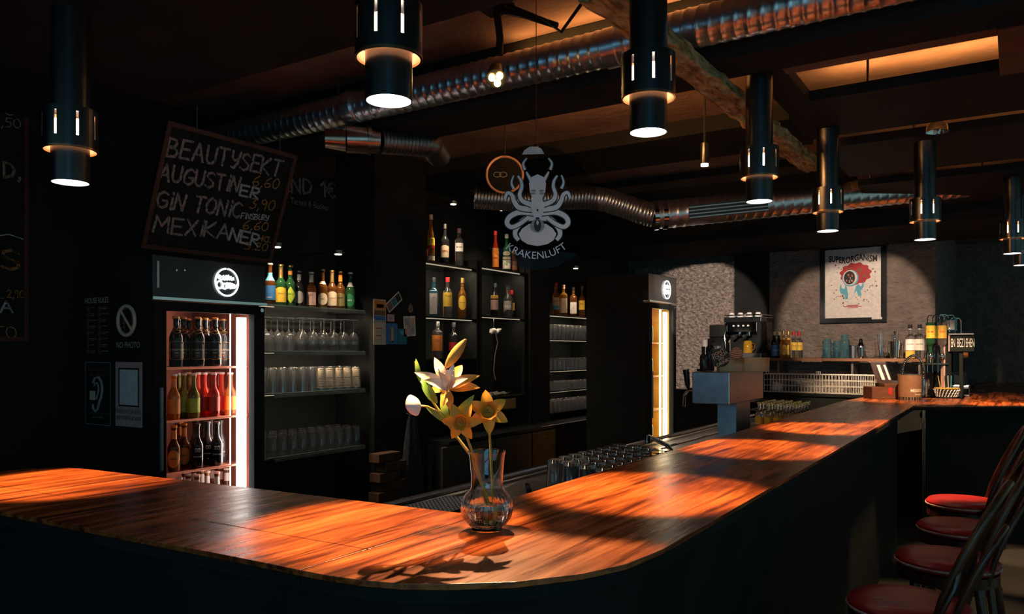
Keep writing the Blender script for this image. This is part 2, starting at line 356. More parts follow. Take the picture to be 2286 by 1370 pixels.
# far wall with the poster, slightly askew to the bar
WN = Vector((math.sin(math.radians(5)) * -1, -math.cos(math.radians(5)), 0))      # faces the guests
WU = Vector((math.cos(math.radians(5)), -math.sin(math.radians(5)), 0))            # runs to the right
WC = onY(2088, 700, 9.0); WC.z = 0
def onW(px, py, off=0.0): return onP(px, py, WC + WN * off, WN)
Lw = (WC.x - XW) / WU.x + .1
struct(MB().obox(WC - WU * Lw - WN * .15, WU, (0, 0, 1), WN, Lw, CEIL, .15).build('wall_far', 'stucco'), 'grey-brown roughcast far wall behind the framed poster', 'wall')
struct(MB().box(WC.x - .15, WC.x, WC.y + .02, 12.4, 0, CEIL).build('wall_side', 'stucco'), 'side wall of the deep recess beyond the far counter', 'wall')
struct(MB().box(WC.x - .15, 3.2, 12.4, 12.55, 0, CEIL).build('wall_end', 'stucco'), 'dim brown end wall behind the far wooden counter', 'wall')
# rough panel and black pilaster on the far wall
def wall_panel(name, px0, px1, py0, z0, t, m, label, cat, off=0.0):
    a = onW(px0, py0, off + t); b = onW(px1, py0, off + t)
    o = a.copy(); o.z = z0
    return struct(MB().obox(o - WN * t, WU, (0, 0, 1), WN, (b - a).length, (a.z + b.z) / 2 - z0, t).build(name, m), label, cat)
wall_panel('wall_panel', 1415, 1637, 592, 0, .10, 'stucco_rough', 'coarse pale roughcast wall panel beside the tall yellow-lit fridge', 'wall')  # panel top set where the lit area ends
wall_panel('wall_pilaster', 1640, 1712, 330, 0, .07, 'black_paint', 'black painted pilaster behind the coffee machine', 'wall')
# black soffits and beams
def beam(n, x0, x1, y0, y1, z0, z1, m, label):
    return struct(MB().box(x0, x1, y0, y1, z0, z1).build('trim_%d' % n, m), label, 'beam')
beam(1, XW, 3.2, -1.6, 2.22, 2.70, CEIL - .003, 'black_wall', 'wide black soffit over the guests\' side of the bar')
beam(2, XW, 3.2, 3.12, 3.36, 2.70, CEIL - .003, 'black_wall', 'black ceiling beam behind the bright spiral duct')
beam(3, XW, -1.12, 4.75, 5.40, 2.88, CEIL - .003, 'black_wall', 'shallow black ceiling beam over the service aisle')
beam(4, XW, -1.12, 6.15, 7.10, 2.86, CEIL - .003, 'black_wall', 'shallow black ceiling beam close to the far wall')
beam(5, XW, 3.2, 7.60, 8.9, 2.62, CEIL - .003, 'black_wall', 'black soffit in front of the poster wall')
# suspended black panels hung on rods, with unseen warm light strips added on top
def hung_panel(x0, x1, y0, y1, z, label, rods):
    t = thing('ceiling_panel', label, 'ceiling panel', ((x0 + x1) / 2, (y0 + y1) / 2, z), 0, 'black suspended ceiling panels')
    MB().box(x0, x1, y0, y1, z, z + .05).build('panel', 'black_paint', t, world=True)
    for rx, ry in rods: MB().tube([(rx, ry, z + .05), (rx, ry, CEIL)], .006, 6).build('rod', 'black_gloss', t, world=True)
    return t
struct(MB().box(-4.1, -1.19, 3.3605, 3.42, 2.70, 2.738).build('trim_7', 'black_wall'), 'narrow black ledge along the beam over the aisle', 'beam')
hung_panel(-.99, -.85, 3.46, 4.78, 2.75, 'narrow black hung panel beside the rough timber', [(-.92, 3.6), (-.92, 4.6)])
hung_panel(-.85, .9, 4.03, 4.76, 2.75, 'wide black hung panel beyond the large orange opening', [(-.6, 4.1), (.3, 4.1), (.3, 4.6)])
hung_panel(-.99, .9, 5.02, 5.95, 2.75, 'black hung panel behind the chrome spotlight', [(-.5, 5.1), (.5, 5.1), (.5, 5.8)])
hung_panel(-.99, .9, 6.30, 7.50, 2.75, 'black hung panel above the far duct', [(-.2, 6.4), (.3, 6.4), (.3, 7.2)])
fr = thing('ceiling_frame', 'dark wooden frame round the large orange ceiling opening', 'ceiling frame', (0, 3.6, 2.74))
MB().bbox(-.06, .06, 3.44, 4.02, 2.72, 2.80).build('side_rail', 'wood_dark', fr, world=True)
MB().bbox(-.85, -.06, 3.44, 3.56, 2.74, 2.80).build('front_rail', 'wood_dark', fr, world=True)
MB().tube([(0, 3.5, 2.80), (0, 3.5, CEIL)], .006, 6).build('rod', 'black_gloss', fr, world=True)
cb = []
for q in [(-.30, 3.60, 2.97), (-.28, 3.64, 2.93), (-.15, 3.68, 2.89), (-.09, 3.66, 2.93), (-.08, 3.62, 2.97)]: cb.append(q)
tag(MB().tube(cb, .006, 6).build('ceiling_cable', 'rubber', smooth=True), 'loose black cable drooping in the large orange ceiling opening', 'cable')
def strip(x0, x1, y, z, label, watts, tilt=PI):  # unseen strip added to warm the ceiling above
    t = thing('light_strip', label, 'added light strip', ((x0 + x1) / 2, y, z))
    MB().box(x0, x1, y - .012, y + .012, z, z + .012).build('housing', 'dull_steel', t, world=True)
    MB().box(x0 + .01, x1 - .01, y - .008, y + .008, z + .012, z + .018).build('diffuser', 'led_orange', t, world=True)
    l = bpy.data.lights.new('added_strip_light', 'AREA'); l.shape = 'RECTANGLE'; l.size = x1 - x0; l.size_y = .03; l.energy = watts; l.color = (1, .42, .12)
    o = bpy.data.objects.new('added_strip_light', l); C.objects.link(o); o.parent = t; o.location = (0, 0, .03); o.rotation_euler = (tilt, 0, 0)
strip(-.8, .8, 4.30, 2.80, 'added orange light strip lying on the panel beyond the large opening', 9.0)
strip(-.8, .8, 5.40, 2.80, 'added orange light strip lying on the panel behind the chrome spotlight', 4.0)
strip(-2.15, -1.25, 3.392, 2.739, 'added orange light strip fixed along the black beam over the aisle', 16.0, 2.15)
strip(-.8, .8, 6.70, 2.80, 'added orange light strip lying on the panel above the far duct', 3.0)

# rough timber under the beams, carrying the pendant lamps
def rough_beam():
    b = MB(); n = 44; seg = [(-.06, 0), (-.03, -.012), (.0, -.005), (.035, -.012), (.06, 0), (.06, .045), (-.06, .045)]
    vs = []; fs = []
    for i in range(n + 1):
        t = i / n; y = 2.24 + t * 2.9; x = -1.12 + .045 * t
        for k, (dx, dz) in enumerate(seg):
            j = (random.uniform(-.009, .009), random.uniform(-.009, .006))
            vs.append((x + dx + j[0], y, 2.655 + dz + (j[1] if k < 5 else 0)))
    m = len(seg)
    for i in range(n):
        for k in range(m): fs.append((i * m + k, i * m + (k + 1) % m, (i + 1) * m + (k + 1) % m, (i + 1) * m + k))
    fs.append(tuple(range(m))); fs.append(tuple(n * m + k for k in range(m)))
    return b.add(vs, fs)
struct(rough_beam().build('trim_6', 'rough_timber'), 'rough fibrous timber running under the black beams above the bar', 'beam')

# ================================================================ THE BAR
BZ = 1.10
bar = thing('bar_counter', 'long glossy orange-brown wooden bar counter bending round its corner', 'bar counter', (-1.0, 3.0, 0))
outer = [(-.673, 6.86), (-.66, 5.0), (-.645, 1.75), (-.645, 1.612), (-.661, 1.461), (-.704, 1.35), (-.785, 1.236), (-.882, 1.157), (-.953, 1.115), (-1.03, 1.09), (-1.12, 1.077), (-1.18, 1.075)]
right_poly = outer + [(-1.18, 1.69), (-1.215, 1.74), (-1.235, 1.85), (-1.245, 2.2), (-1.245, 7.14), (-1.20, 7.75), (-1.16, 7.95), (-.40, 8.10), (-.40, 8.0), (-.40, 7.05)]
def slab(poly, name):
    bm = bmesh.new(); vs = [bm.verts.new((x, y, BZ - .012)) for x, y in poly]; f = bm.faces.new(vs)
    r = bmesh.ops.extrude_face_region(bm, geom=[f]); bmesh.ops.translate(bm, vec=(0, 0, .012), verts=[v for v in r['geom'] if isinstance(v, bmesh.types.BMVert)])
    bmesh.ops.recalc_face_normals(bm, faces=bm.faces[:])
    bmesh.ops.bevel(bm, geom=[e for e in bm.edges if abs(e.verts[0].co.z - e.verts[1].co.z) < 1e-5], offset=.0012, segments=2, affect='EDGES', profile=.6)
    b = MB(); bm.verts.index_update(); b.add([v.co.copy() for v in bm.verts], [tuple(v.index for v in q.verts) for q in bm.faces]); bm.free()
    MB().prism(poly, BZ - .036, BZ - .0125).build('edge_board', 'black_paint', bar, world=True)
    return b.build(name, 'bar_wood', bar, world=True)
slab(right_poly, 'plank')
slab([(-1.183, 1.265), (-1.183, 1.075), (-1.285, 1.073), (-2.294, 1.036), (-3.04, 1.02), (-3.04, 1.222)], 'plank')
slab([(-1.183, 1.268), (-1.183, 1.685), (-1.94, 1.640), (-2.83, 1.575), (-2.95, 1.55), (-3.02, 1.48), (-3.04, 1.39), (-3.04, 1.225)], 'plank')
slab([(-.397, 7.05), (-.397, 8.1), (-.42, 12.38), (3.0, 12.38), (3.0, 9.2), (.05, 7.32)], 'plank')
bp = [(-.77, 6.7), (-.76, 1.75), (-.80, 1.5), (-.90, 1.32), (-1.05, 1.22), (-1.2, 1.19), (-2.95, 1.15), (-2.95, 1.27), (-1.1, 1.33), (-.95, 1.5), (-.9, 1.75), (-.9, 6.7)]
MB().prism(bp, .0, BZ - .037).build('front_panel', 'black_paint', bar, world=True)
MB().prism([(-.62, 7.25), (2.9, 9.4), (2.9, 9.55), (-.62, 7.4)], 0, BZ - .037).build('front_panel', 'black_paint', bar, world=True)
# sink counter inside the bar
sk = thing('sink_counter', 'low stainless steel sink counter on the bartender\'s side of the bar', 'counter', (-1.6, 4.5, 0))
MB().bbox(-2.0, -1.28, 2.1, 7.1, .90, .93, .004).build('worktop', 'steel', sk, world=True)
MB().tube([(-1.98, 2.1, .952), (-1.98, 7.1, .952)], .012, 8).build('rail', 'steel', sk, world=True)
MB().box(-1.9, -1.3, 2.15, 7.05, 0, .898).build('cabinet', 'black_paint', sk, world=True)
MB().box(-1.84, -1.82, 3.75, 7.0, .931, .936).build('drip_edge', 'chrome', sk, world=True)

# ================================================================ PENDANT LAMPS
def make_pendant():
    t = thing('pendant_lamp', 'x', 'pendant lamp')
    R = .0575; RC = .082; zc0, zc1 = .105, .235; top = .56
    # lower tube (hollow) with diffuser just inside the mouth
    MB().lathe([(R, .0), (R, zc0 + .012), (R - .003, zc0 + .012), (R - .003, .0), (R, .0)], 40).build('lower_tube', 'gunmetal', t, True)
    MB().lathe([(0, .004), (R - .004, .004), (R - .004, .010), (0, .010)], 40).build('diffuser', 'lamp_white', t, True)
    MB().lathe([(0, zc1 - .004), (R, zc1 - .004), (R, top), (0, top)], 40).build('upper_tube', 'gunmetal', t, True)
    # slotted collar: shell with 8 real slots
    b = MB(); N = 64; zs = [zc0, zc0 + .035, zc0 + .112, zc1]
    slots = {k * 8 + 3 for k in range(8)}
    for i in range(N):
        a0, a1 = 2 * PI * i / N, 2 * PI * (i + 1) / N
        for j in range(3):
            if j == 1 and i in slots: continue
            vs = []
            for rr in (RC, RC - .004):
                for a, z in ((a0, zs[j]), (a1, zs[j]), (a1, zs[j + 1]), (a0, zs[j + 1])): vs.append((rr * math.cos(a), rr * math.sin(a), z))
            b.add(vs, [(0, 1, 2, 3), (7, 6, 5, 4), (0, 4, 5, 1), (3, 2, 6, 7), (0, 3, 7, 4), (1, 5, 6, 2)])
    bm = bmesh.new()
    b.lathe([(R - .002, zc1), (RC, zc1), (RC - .004, zc1 - .005), (R - .002, zc1 - .005), (R - .002, zc1)], N)
    b.build('collar', 'gunmetal', t, fix=False); bm.free()
    MB().lathe([(RC + .0005, zc0 - .002), (RC + .0005, zc0 + .004), (RC - .005, zc0 + .004), (RC - .005, zc0 - .002), (RC + .0005, zc0 - .002)], N).build('rim', 'brass_ring', t, True)
    MB().lathe([(RC - .0045, zc0 + .004), (RC - .0045, zc0 + .033)], N).build('lining', 'copper_lining', t, True, fix=False)
    MB().lathe([(RC - .0045, zc0 + .113), (RC - .0045, zc1 - .006), (R, zc1 - .006)], N).build('lining', 'copper_lining', t, True, fix=False)
    MB().lathe([(R - .012, zc0 + .014), (R - .006, zc0 + .014), (R - .006, zc0 + .095), (R - .012, zc0 + .095), (R - .012, zc0 + .014)], 32).build('glow_sleeve', 'lamp_slot', t, True)
    l = bpy.data.lights.new('pendant_light', 'SPOT'); l.energy = LAMP_W; l.color = WARM; l.spot_size = math.radians(41); l.spot_blend = .35; l.shadow_soft_size = .035
    o = bpy.data.objects.new('pendant_light', l); C.objects.link(o); o.parent = t; o.location = (0, 0, -.004)
    return t
pl, used = make_pendant(), []
for (px, py, d, lab, rz) in [(157, 408, 2.575, 'slotted metal pendant spotlight near the wall chalkboard', .2), (868, 226, 1.93, 'slotted metal pendant spotlight over the bar corner with the vase', .0),
        (1447, 296, 2.41, 'slotted metal pendant spotlight hanging in front of the spiral duct and rough timber', .25), (1695, 450, 3.455, 'slotted metal pendant spotlight with a teal sheen in front of the far slot-vented duct', .15),
        (1848, 516, 4.35, 'slotted metal pendant spotlight hanging above the black-framed poster', .05), (2065, 535, 4.53, 'slotted metal pendant spotlight right of the poster above the back shelf', .3),
        (2260, 566, 5.57, 'slotted metal pendant spotlight over the far counter', .1), (2281, 592, 6.2, 'slotted metal pendant spotlight half hidden behind another over the far counter', .4)]:
    p = atd(px, py, d)
    place(pl, used, p, rz, lab, 'slotted pendant spotlights above the bar')

# ================================================================ DUCTS
def spiral_pipe(pts, R, pitch, amp, seg=30, per=8, sharp=7):
    pts = [Vector(p) for p in pts]
    # resample by arc length
    L = [0]
    for a, b in zip(pts[:-1], pts[1:]): L.append(L[-1] + (b - a).length)
    n = max(4, int(L[-1] / pitch * per)); out = []; k = 0
    for i in range(n + 1):
        s = L[-1] * i / n
        while k < len(L) - 2 and L[k + 1] < s: k += 1
        out.append(pts[k].lerp(pts[k + 1], (s - L[k]) / max(1e-9, L[k + 1] - L[k])))
    step = L[-1] / n
    def rf(i, th):
        f = (i * step / pitch + th / (2 * PI)) % 1.0
        return amp / R * math.exp(-((f - .5) * sharp) ** 2)
    return MB().tube(out, R, seg, True, rfun=rf)
d1 = thing('spiral_duct', 'shiny galvanised spiral duct running under the concrete ceiling', 'duct', (-1.5, 3.0, 2.70))
xs = [-4.1, -1.95, .35]
spiral_pipe([(-4.15, 3.02, 2.79), (.35, 2.99, 2.805)], .077, .050, .0035).build('pipe', 'galvanised', d1, True, world=True)
for x in (-1.42, -2.9): MB().tube([(x - .03, 3.005, 2.798), (x + .03, 3.005, 2.798)], .083, 36).build('coupling', 'galvanised', d1, True, world=True)
for x in (-3.0, -.55):
    MB().tube([(x, 2.99, 2.88), (x, 2.99, CEIL)], .005, 6).build('hanger', 'dull_steel', d1, world=True)
for xa_ in (-1.95,):  # strip added out of sight to light the ceiling bay
    strip(xa_, xa_ + .9, 3.07, 2.868, 'added warm light strip hidden behind the spiral duct', 1.8)
# duct elbow with a tapered outlet, by the back wall
e0, e1, e2, e3, e4 = atd(726, 309, 4.1), atd(772, 311, 4.12), atd(818, 312, 4.15), atd(846, 314, 4.17), atd(960, 322, 4.35)
du = thing('duct_outlet', 'short tapered duct outlet in a coppery lit tone below the spiral duct', 'duct', atd(818, 350, 4.15))
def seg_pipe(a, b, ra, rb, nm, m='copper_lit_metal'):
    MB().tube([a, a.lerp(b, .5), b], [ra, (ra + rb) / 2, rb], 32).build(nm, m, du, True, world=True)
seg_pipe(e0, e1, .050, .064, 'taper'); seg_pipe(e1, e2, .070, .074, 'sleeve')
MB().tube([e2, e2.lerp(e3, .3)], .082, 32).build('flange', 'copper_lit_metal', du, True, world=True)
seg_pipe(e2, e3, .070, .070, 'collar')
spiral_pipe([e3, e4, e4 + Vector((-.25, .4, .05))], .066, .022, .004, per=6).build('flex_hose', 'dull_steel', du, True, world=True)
# far duct with the slot vent
d2 = thing('vented_duct', 'galvanised spiral duct with a slot vent along the far soffit', 'duct', atd(1500, 520, 6.2))
pa, pb = atd(1462, 481, 6.2), atd(2330, 391, 6.25)
fx = [atd(1060, 440, 6.35), atd(1160, 447, 6.35), atd(1250, 443, 6.35), atd(1310, 440, 6.32), atd(1355, 447, 6.3), atd(1400, 462, 6.26), atd(1436, 475, 6.22), pa]
spiral_pipe([pa, pb], .108, .075, .005).build('pipe', 'galvanised', d2, True, world=True)
spiral_pipe(fx, .092, .026, .006, seg=24, per=6).build('flex_hose', 'galvanised', d2, True, world=True)
dd = (pb - pa).normalized()
for s in (-.02, .05): MB().tube([pa + dd * s, pa + dd * (s + .035)], .118, 32).build('clamp', 'chrome', d2, True, world=True)
nv = (Vector((0, 0, EYE)) - atd(1590, 470, 6.2)); nv = (nv - dd * nv.dot(dd)).normalized(); up = dd.cross(nv); up = up if up.z > 0 else -up
vo = pa + dd * .24
gr = MB().obox(vo + nv * .095 - up * .052, dd, up, nv, .62, .104, .022).build('grille', 'black_gloss', d2, world=True)
for k in range(4): MB().obox(vo + nv * .112 + up * (-.048 + k * .026), dd, up, nv, .62, .009, .012).build('slat', 'steel', gr, world=True)
for k in range(3):
    q = pa.lerp(pb, .25 + .3 * k); MB().tube([q + Vector((0, 0, .1)), Vector((q.x, q.y, CEIL))], .004, 6).build('hanger', 'dull_steel', d2, world=True)

# ================================================================ SPOTLIGHTS
def spot_light(parent, loc, target, watts, size, blend, color, soft=.02):
    l = bpy.data.lights.new('spot_light', 'SPOT'); l.energy = watts; l.color = color; l.spot_size = math.radians(size); l.spot_blend = blend; l.shadow_soft_size = soft
    o = bpy.data.objects.new('spot_light', l); C.objects.link(o); o.parent = parent
    o.location = Vector(loc) - parent.location
    o.rotation_euler = (Vector(target) - Vector(loc)).to_track_quat('-Z', 'Y').to_euler()
VASE = onZ(1087, 1182, BZ)
hp = atd(1108, 178, 3.28)
tl = thing('track_spotlight', 'black adjustable spotlight with glowing amber diodes beside the spiral duct', 'spotlight', hp)
MB().box(hp.x - .06, hp.x + .06, hp.y - .05, hp.y + .05, CEIL - .035, CEIL - .001).build('mount', 'black_gloss', tl, world=True)
MB().tube([(hp.x, hp.y, CEIL - .03), (hp.x + .02, hp.y, hp.z + .17), (hp.x + .015, hp.y, hp.z + .10)], .016, 10).build('arm', 'black_gloss', tl, True, world=True)
MB().tube([(hp.x + .05, hp.y, CEIL - .02), (hp.x + .25, hp.y - .03, CEIL - .14), (hp.x + .32, hp.y - .02, CEIL - .20), (hp.x + .40, hp.y, CEIL - .10)], .007, 8).build('cable', 'rubber', tl, True, world=True)
MB().tube([(hp.x, hp.y - .01, CEIL - .03), (hp.x + .16, hp.y - .02, CEIL - .10), (hp.x + .30, hp.y - .02, CEIL - .17)], .013, 8).build('bracket', 'black_gloss', tl, True, world=True)
ax = (VASE + Vector((0, 0, .15)) - hp).normalized()
hd = MB(); hd.tube([hp - ax * .10, hp - ax * .085, hp - ax * .02, hp - ax * .012], [.022, .034, .040, .042], 20); hd.build('head', 'black_gloss', tl, True, world=True)
sd = ax.orthogonal().normalized(); s2 = ax.cross(sd)
for k in range(3):
    a = 2 * PI * k / 3
    q = hp + (sd * math.cos(a) + s2 * math.sin(a)) * .019
    MB().tube([q - ax * .012, q - ax * .002], .014, 12).build('diode', 'led_warm', tl, True, world=True)
spot_light(tl, hp + ax * .02, VASE + Vector((-.05, -.06, 0)), 430.0, 30, .45, (1.0, .62, .30), .012)
# small spotlight that grazes the rough wall panel
g0 = atd(1573, 374, 4.2)
g1 = thing('ceiling_spotlight', 'small black spotlight shining on the coarse wall panel', 'spotlight', g0)
MB().tube([g0 + Vector((0, 0, .13)), g0 + Vector((0, 0, .02))], .022, 14).build('head', 'black_gloss', g1, True, world=True)
MB().tube([g0 + Vector((0, 0, .02)), g0 + Vector((0, 0, .008))], .020, 14).build('lens', 'puck_glow', g1, True, world=True)
MB().tube([g0 + Vector((0, 0, .12)), Vector((g0.x, g0.y, CEIL))], .007, 8).build('stem', 'black_gloss', g1, True, world=True)
spot_light(g1, g0, onW(1562, 735), 1500.0, 17.5, .16, (1, .80, .66), .02)
# chrome bowl spotlight, carries no light of its own
c0 = atd(2092, 290, 4.32)
c1 = thing('bowl_spotlight', 'chrome bowl spotlight unlit under the hung ceiling panel', 'spotlight', c0)
MB().lathe([(.0, .05), (.03, .046), (.052, .022), (.058, -.01), (.055, -.01), (.048, .02), (.028, .04), (0, .044)], 28).build('bowl', 'chrome', c1, True)
MB().tube([(0, 0, .045), (0, 0, CEIL - c0.z)], .006, 8).build('stem', 'chrome', c1, True)
MB().tube([(.03, -.02, .03), (.01, -.03, -.01), (.0, -.02, -.03)], .008, 8).build('bracket', 'chrome', c1, True)
MB().lathe([(0, -.022), (.018, -.016), (.020, .008), (.01, .02), (0, .022)], 16).build('bulb', 'porcelain', c1, True)
h0 = atd(1850, 417, 5.6)  # unseen spotlight added to light the poster
h1 = thing('ceiling_spotlight', 'small added black spotlight hidden behind a pendant, aimed at the poster', 'spotlight', h0)
MB().tube([h0, h0 + Vector((-.02, -.04, .04))], .022, 14).build('head', 'black_gloss', h1, True, world=True)
MB().tube([h0 + Vector((-.015, -.03, .03)), Vector((h0.x - .015, h0.y - .03, 2.75))], .007, 8).build('stem', 'black_gloss', h1, True, world=True)
spot_light(h1, h0 + Vector((.004, .012, -.012)), onW(1912, 716), 340.0, 29, .28, (1, .74, .55), .02)
k0 = atd(2066, 417, 5.6)  # second unseen spotlight, added to brighten the bar end
k1 = thing('ceiling_spotlight', 'small added black spotlight hidden behind a pendant, aimed at the bar end', 'spotlight', k0)
MB().tube([k0, k0 + Vector((-.01, -.03, .04))], .022, 14).build('head', 'black_gloss', k1, True, world=True)
MB().tube([k0 + Vector((-.008, -.02, .03)), Vector((k0.x - .008, k0.y - .02, 2.75))], .007, 8).build('stem', 'black_gloss', k1, True, world=True)
spot_light(k1, k0 + Vector((.002, .006, -.014)), onZ(2040, 888, BZ), 480.0, 46, .5, (1, .70, .42), .02)

# ================================================================ GLASS-DOOR FRIDGES
X1, Y1 = (1, 0, 0), (0, 1, 0); Z1 = (0, 0, 1)
def logo_script(o, size, parent):                            # looping white script inside the ring
    L = []
    def curve(pts): L.append([(x * size, y * size) for x, y in pts])
    curve([(-.78, .42), (-.66, .62), (-.5, .52), (-.62, .38), (-.5, .28), (-.36, .36), (-.3, .6), (-.2, .3), (-.05, .62), (.02, .32), (.14, .66), (.22, .36), (.36, .58), (.42, .34), (.56, .5), (.6, .36)])
    ring = [(-.62 + .26 * math.cos(a * PI / 6), -.08 + .27 * math.sin(a * PI / 6)) for a in range(13)]; curve(ring)
    ring = [(-.18 + .17 * math.cos(a * PI / 5), -.16 + .2 * math.sin(a * PI / 5)) for a in range(11)]; curve(ring)
    curve([(.0, .1), (.05, -.28), (.12, .08), (.2, -.24), (.28, .1), (.36, -.22), (.44, .08), (.54, -.2), (.62, .02), (.72, -.12), (.86, -.02), (.7, -.22), (.3, -.3)])
    MB().strokes(L, o, Y1, Z1, X1, size * .10, .003).build('script', 'neon_white', parent, world=True)
def make_fridge(name, label, xf, y0, y1, depth, top, hd, door_z0, led_px, inside, led, shelves, wire, watts, lcol):
    t = thing(name, label, 'fridge', (xf - depth / 2, (y0 + y1) / 2, 0))
    xb = xf - depth; e = .035
    B = lambda n, m, *a: MB().bbox(*a).build(n, m, t, world=True)
    B('side_panel', 'black_paint', xb, xf - .05, y0, y0 + e, .08, top)
    B('side_panel', 'black_paint', xb, xf - .05, y1 - e, y1, .08, top)
    B('back_panel', inside, xb, xb + .03, y0 + e, y1 - e, .08, top)
    B('base', 'black_paint', xb, xf - .03, y0, y1, 0.0, .14)
    B('top_panel', 'black_paint', xb, xf - .05, y0 + e, y1 - e, top - .03, top)
    MB().box(xb + .03, xf - .06, y0 + e, y0 + e + .006, .14, hd).build('lining', inside, t, world=True)
    MB().box(xb + .03, xf - .06, y1 - e - .006, y1 - e, .14, hd).build('lining', inside, t, world=True)
    MB().box(xb + .03, xf - .06, y0 + e, y1 - e, hd - .01, hd).build('ceiling_liner', inside, t, world=True)
    hb = B('header', 'black_gloss', xf - .05, xf, y0, y1, hd + .008, top)
    MB().box(xf - .05, xf + .012, y0 - .004, y1 + .004, hd - .004, hd + .010).build('header_trim', 'chrome', t, world=True)
    hz = (hd + top) / 2; hy = y0 + (y1 - y0) * .62; r = (top - hd) * .33
    ring = [(xf + .008, hy + r * math.cos(a), hz + r * math.sin(a)) for a in [PI / 2 + .08 + (2 * PI - .16) * k / 40 for k in range(41)]]
    MB().tube(ring, .0045, 8).build('neon_ring', 'neon_white', hb, True, world=True)
    logo_script((xf + .006, hy, hz - .01), r * 1.0, hb)
    # door: frame and pane
    dr = MB(); fw = .075
    dr.box(xf - .045, xf, y0 + .005, y0 + fw, .15, hd - .01); dr.box(xf - .045, xf, y1 - fw, y1 - .005, .15, hd - .01)
    dr.box(xf - .045, xf, y0 + fw, y1 - fw, hd - .055, hd - .01); dr.box(xf - .045, xf, y0 + fw, y1 - fw, .15, .24)
    door = dr.build('door', 'black_paint', t, world=True)
    MB().box(xf - .024, xf - .019, y0 + fw - .004, y1 - fw + .004, .236, hd - .05).build('pane', 'glass_pane', door, world=True)
    MB().tube([(xf + .012, y1 - .03, hd - .03), (xf - .01, y1 - .03, hd - .03)], .011, 12).build('hinge_bolt', 'chrome', door, True, world=True)
    MB().tube([(xf + .02, y0 + .035, .95), (xf + .02, y0 + .035, 1.35)], .009, 8).build('handle', 'dull_steel', door, True, world=True)
    for z in shelves:
        s = MB().box(xb + .05, xf - .095, y0 + .045, y1 - .045, z - .006, z).build('shelf', inside, t, world=True)
        MB().tube([(xf - .09, y0 + .045, z - .004), (xf - .09, y1 - .045, z - .004)], .0065, 8).build('front_rail', wire, s, True, world=True)
    # vertical light strip inside
    ly = y1 - fw - .028
    MB().box(xf - .085, xf - .06, ly - .024, ly + .024, door_z0, hd - .07).build('light_strip', led, t, world=True)
    l = bpy.data.lights.new('fridge_light', 'AREA'); l.shape = 'RECTANGLE'; l.size = .03; l.size_y = hd - door_z0 - .1; l.energy = watts; l.color = lcol
    o = bpy.data.objects.new('fridge_light', l); C.objects.link(o); o.parent = t
    o.location = Vector((xf - .10, ly - .05, (hd + door_z0) / 2)) - t.location
    o.rotation_euler = (Vector((-.45, -1, 0))).to_track_quat('-Z', 'Y').to_euler()
    return t
FX = -3.50
fy0, fy1 = onX(340, 600, FX).y, onX(592, 600, FX).y
FZ = {k: onX(381, y, FX - .09).z for k, y in (('s1', 820), ('s2', 939), ('s3', 1056))}
FTOP, FHD = onX(340, 566, FX).z, onX(345, 666, FX).z
fridge = make_fridge('drinks_fridge', 'black glass-door drinks fridge with white neon ring and rows of bottles', FX, fy0, fy1, .62, FTOP, FHD, .5, 0,
                     'fridge_inside', 'led_white', [FZ['s1'], FZ['s2'], FZ['s3'], .615], 'shelf_wire', 16, (1, .70, .58))
# two status lamps and a pale reflector strip on the header
for k in (393, 411): MB().tube([onX(k, 603, FX - .001), onX(k, 603, FX - .001) + Vector((.006, 0, 0))], .005, 8).build('status_lamp', 'chrome', fridge, True, world=True)
a = onX(352, 582, FX); MB().box(FX, FX + .004, a.y - .006, a.y + .006, a.z - .13, a.z).build('grip_strip', 'steel', fridge, world=True)
# second fridge, far along the aisle
GX = -2.66; gy0, gy1 = onX(1448, 650, GX).y, onX(1510, 650, GX).y
make_fridge('drinks_fridge', 'tall narrow-looking black fridge glowing yellow beside the coarse wall panel', GX, gy0, gy1, .6, onX(1480, 615, GX).z, onX(1480, 676, GX).z, .45, 0,
            'fridge_inside_amber', 'led_amber', [1.60, 1.30, 1.0, .7], 'shelf_wire', 18, (1, .75, .35))

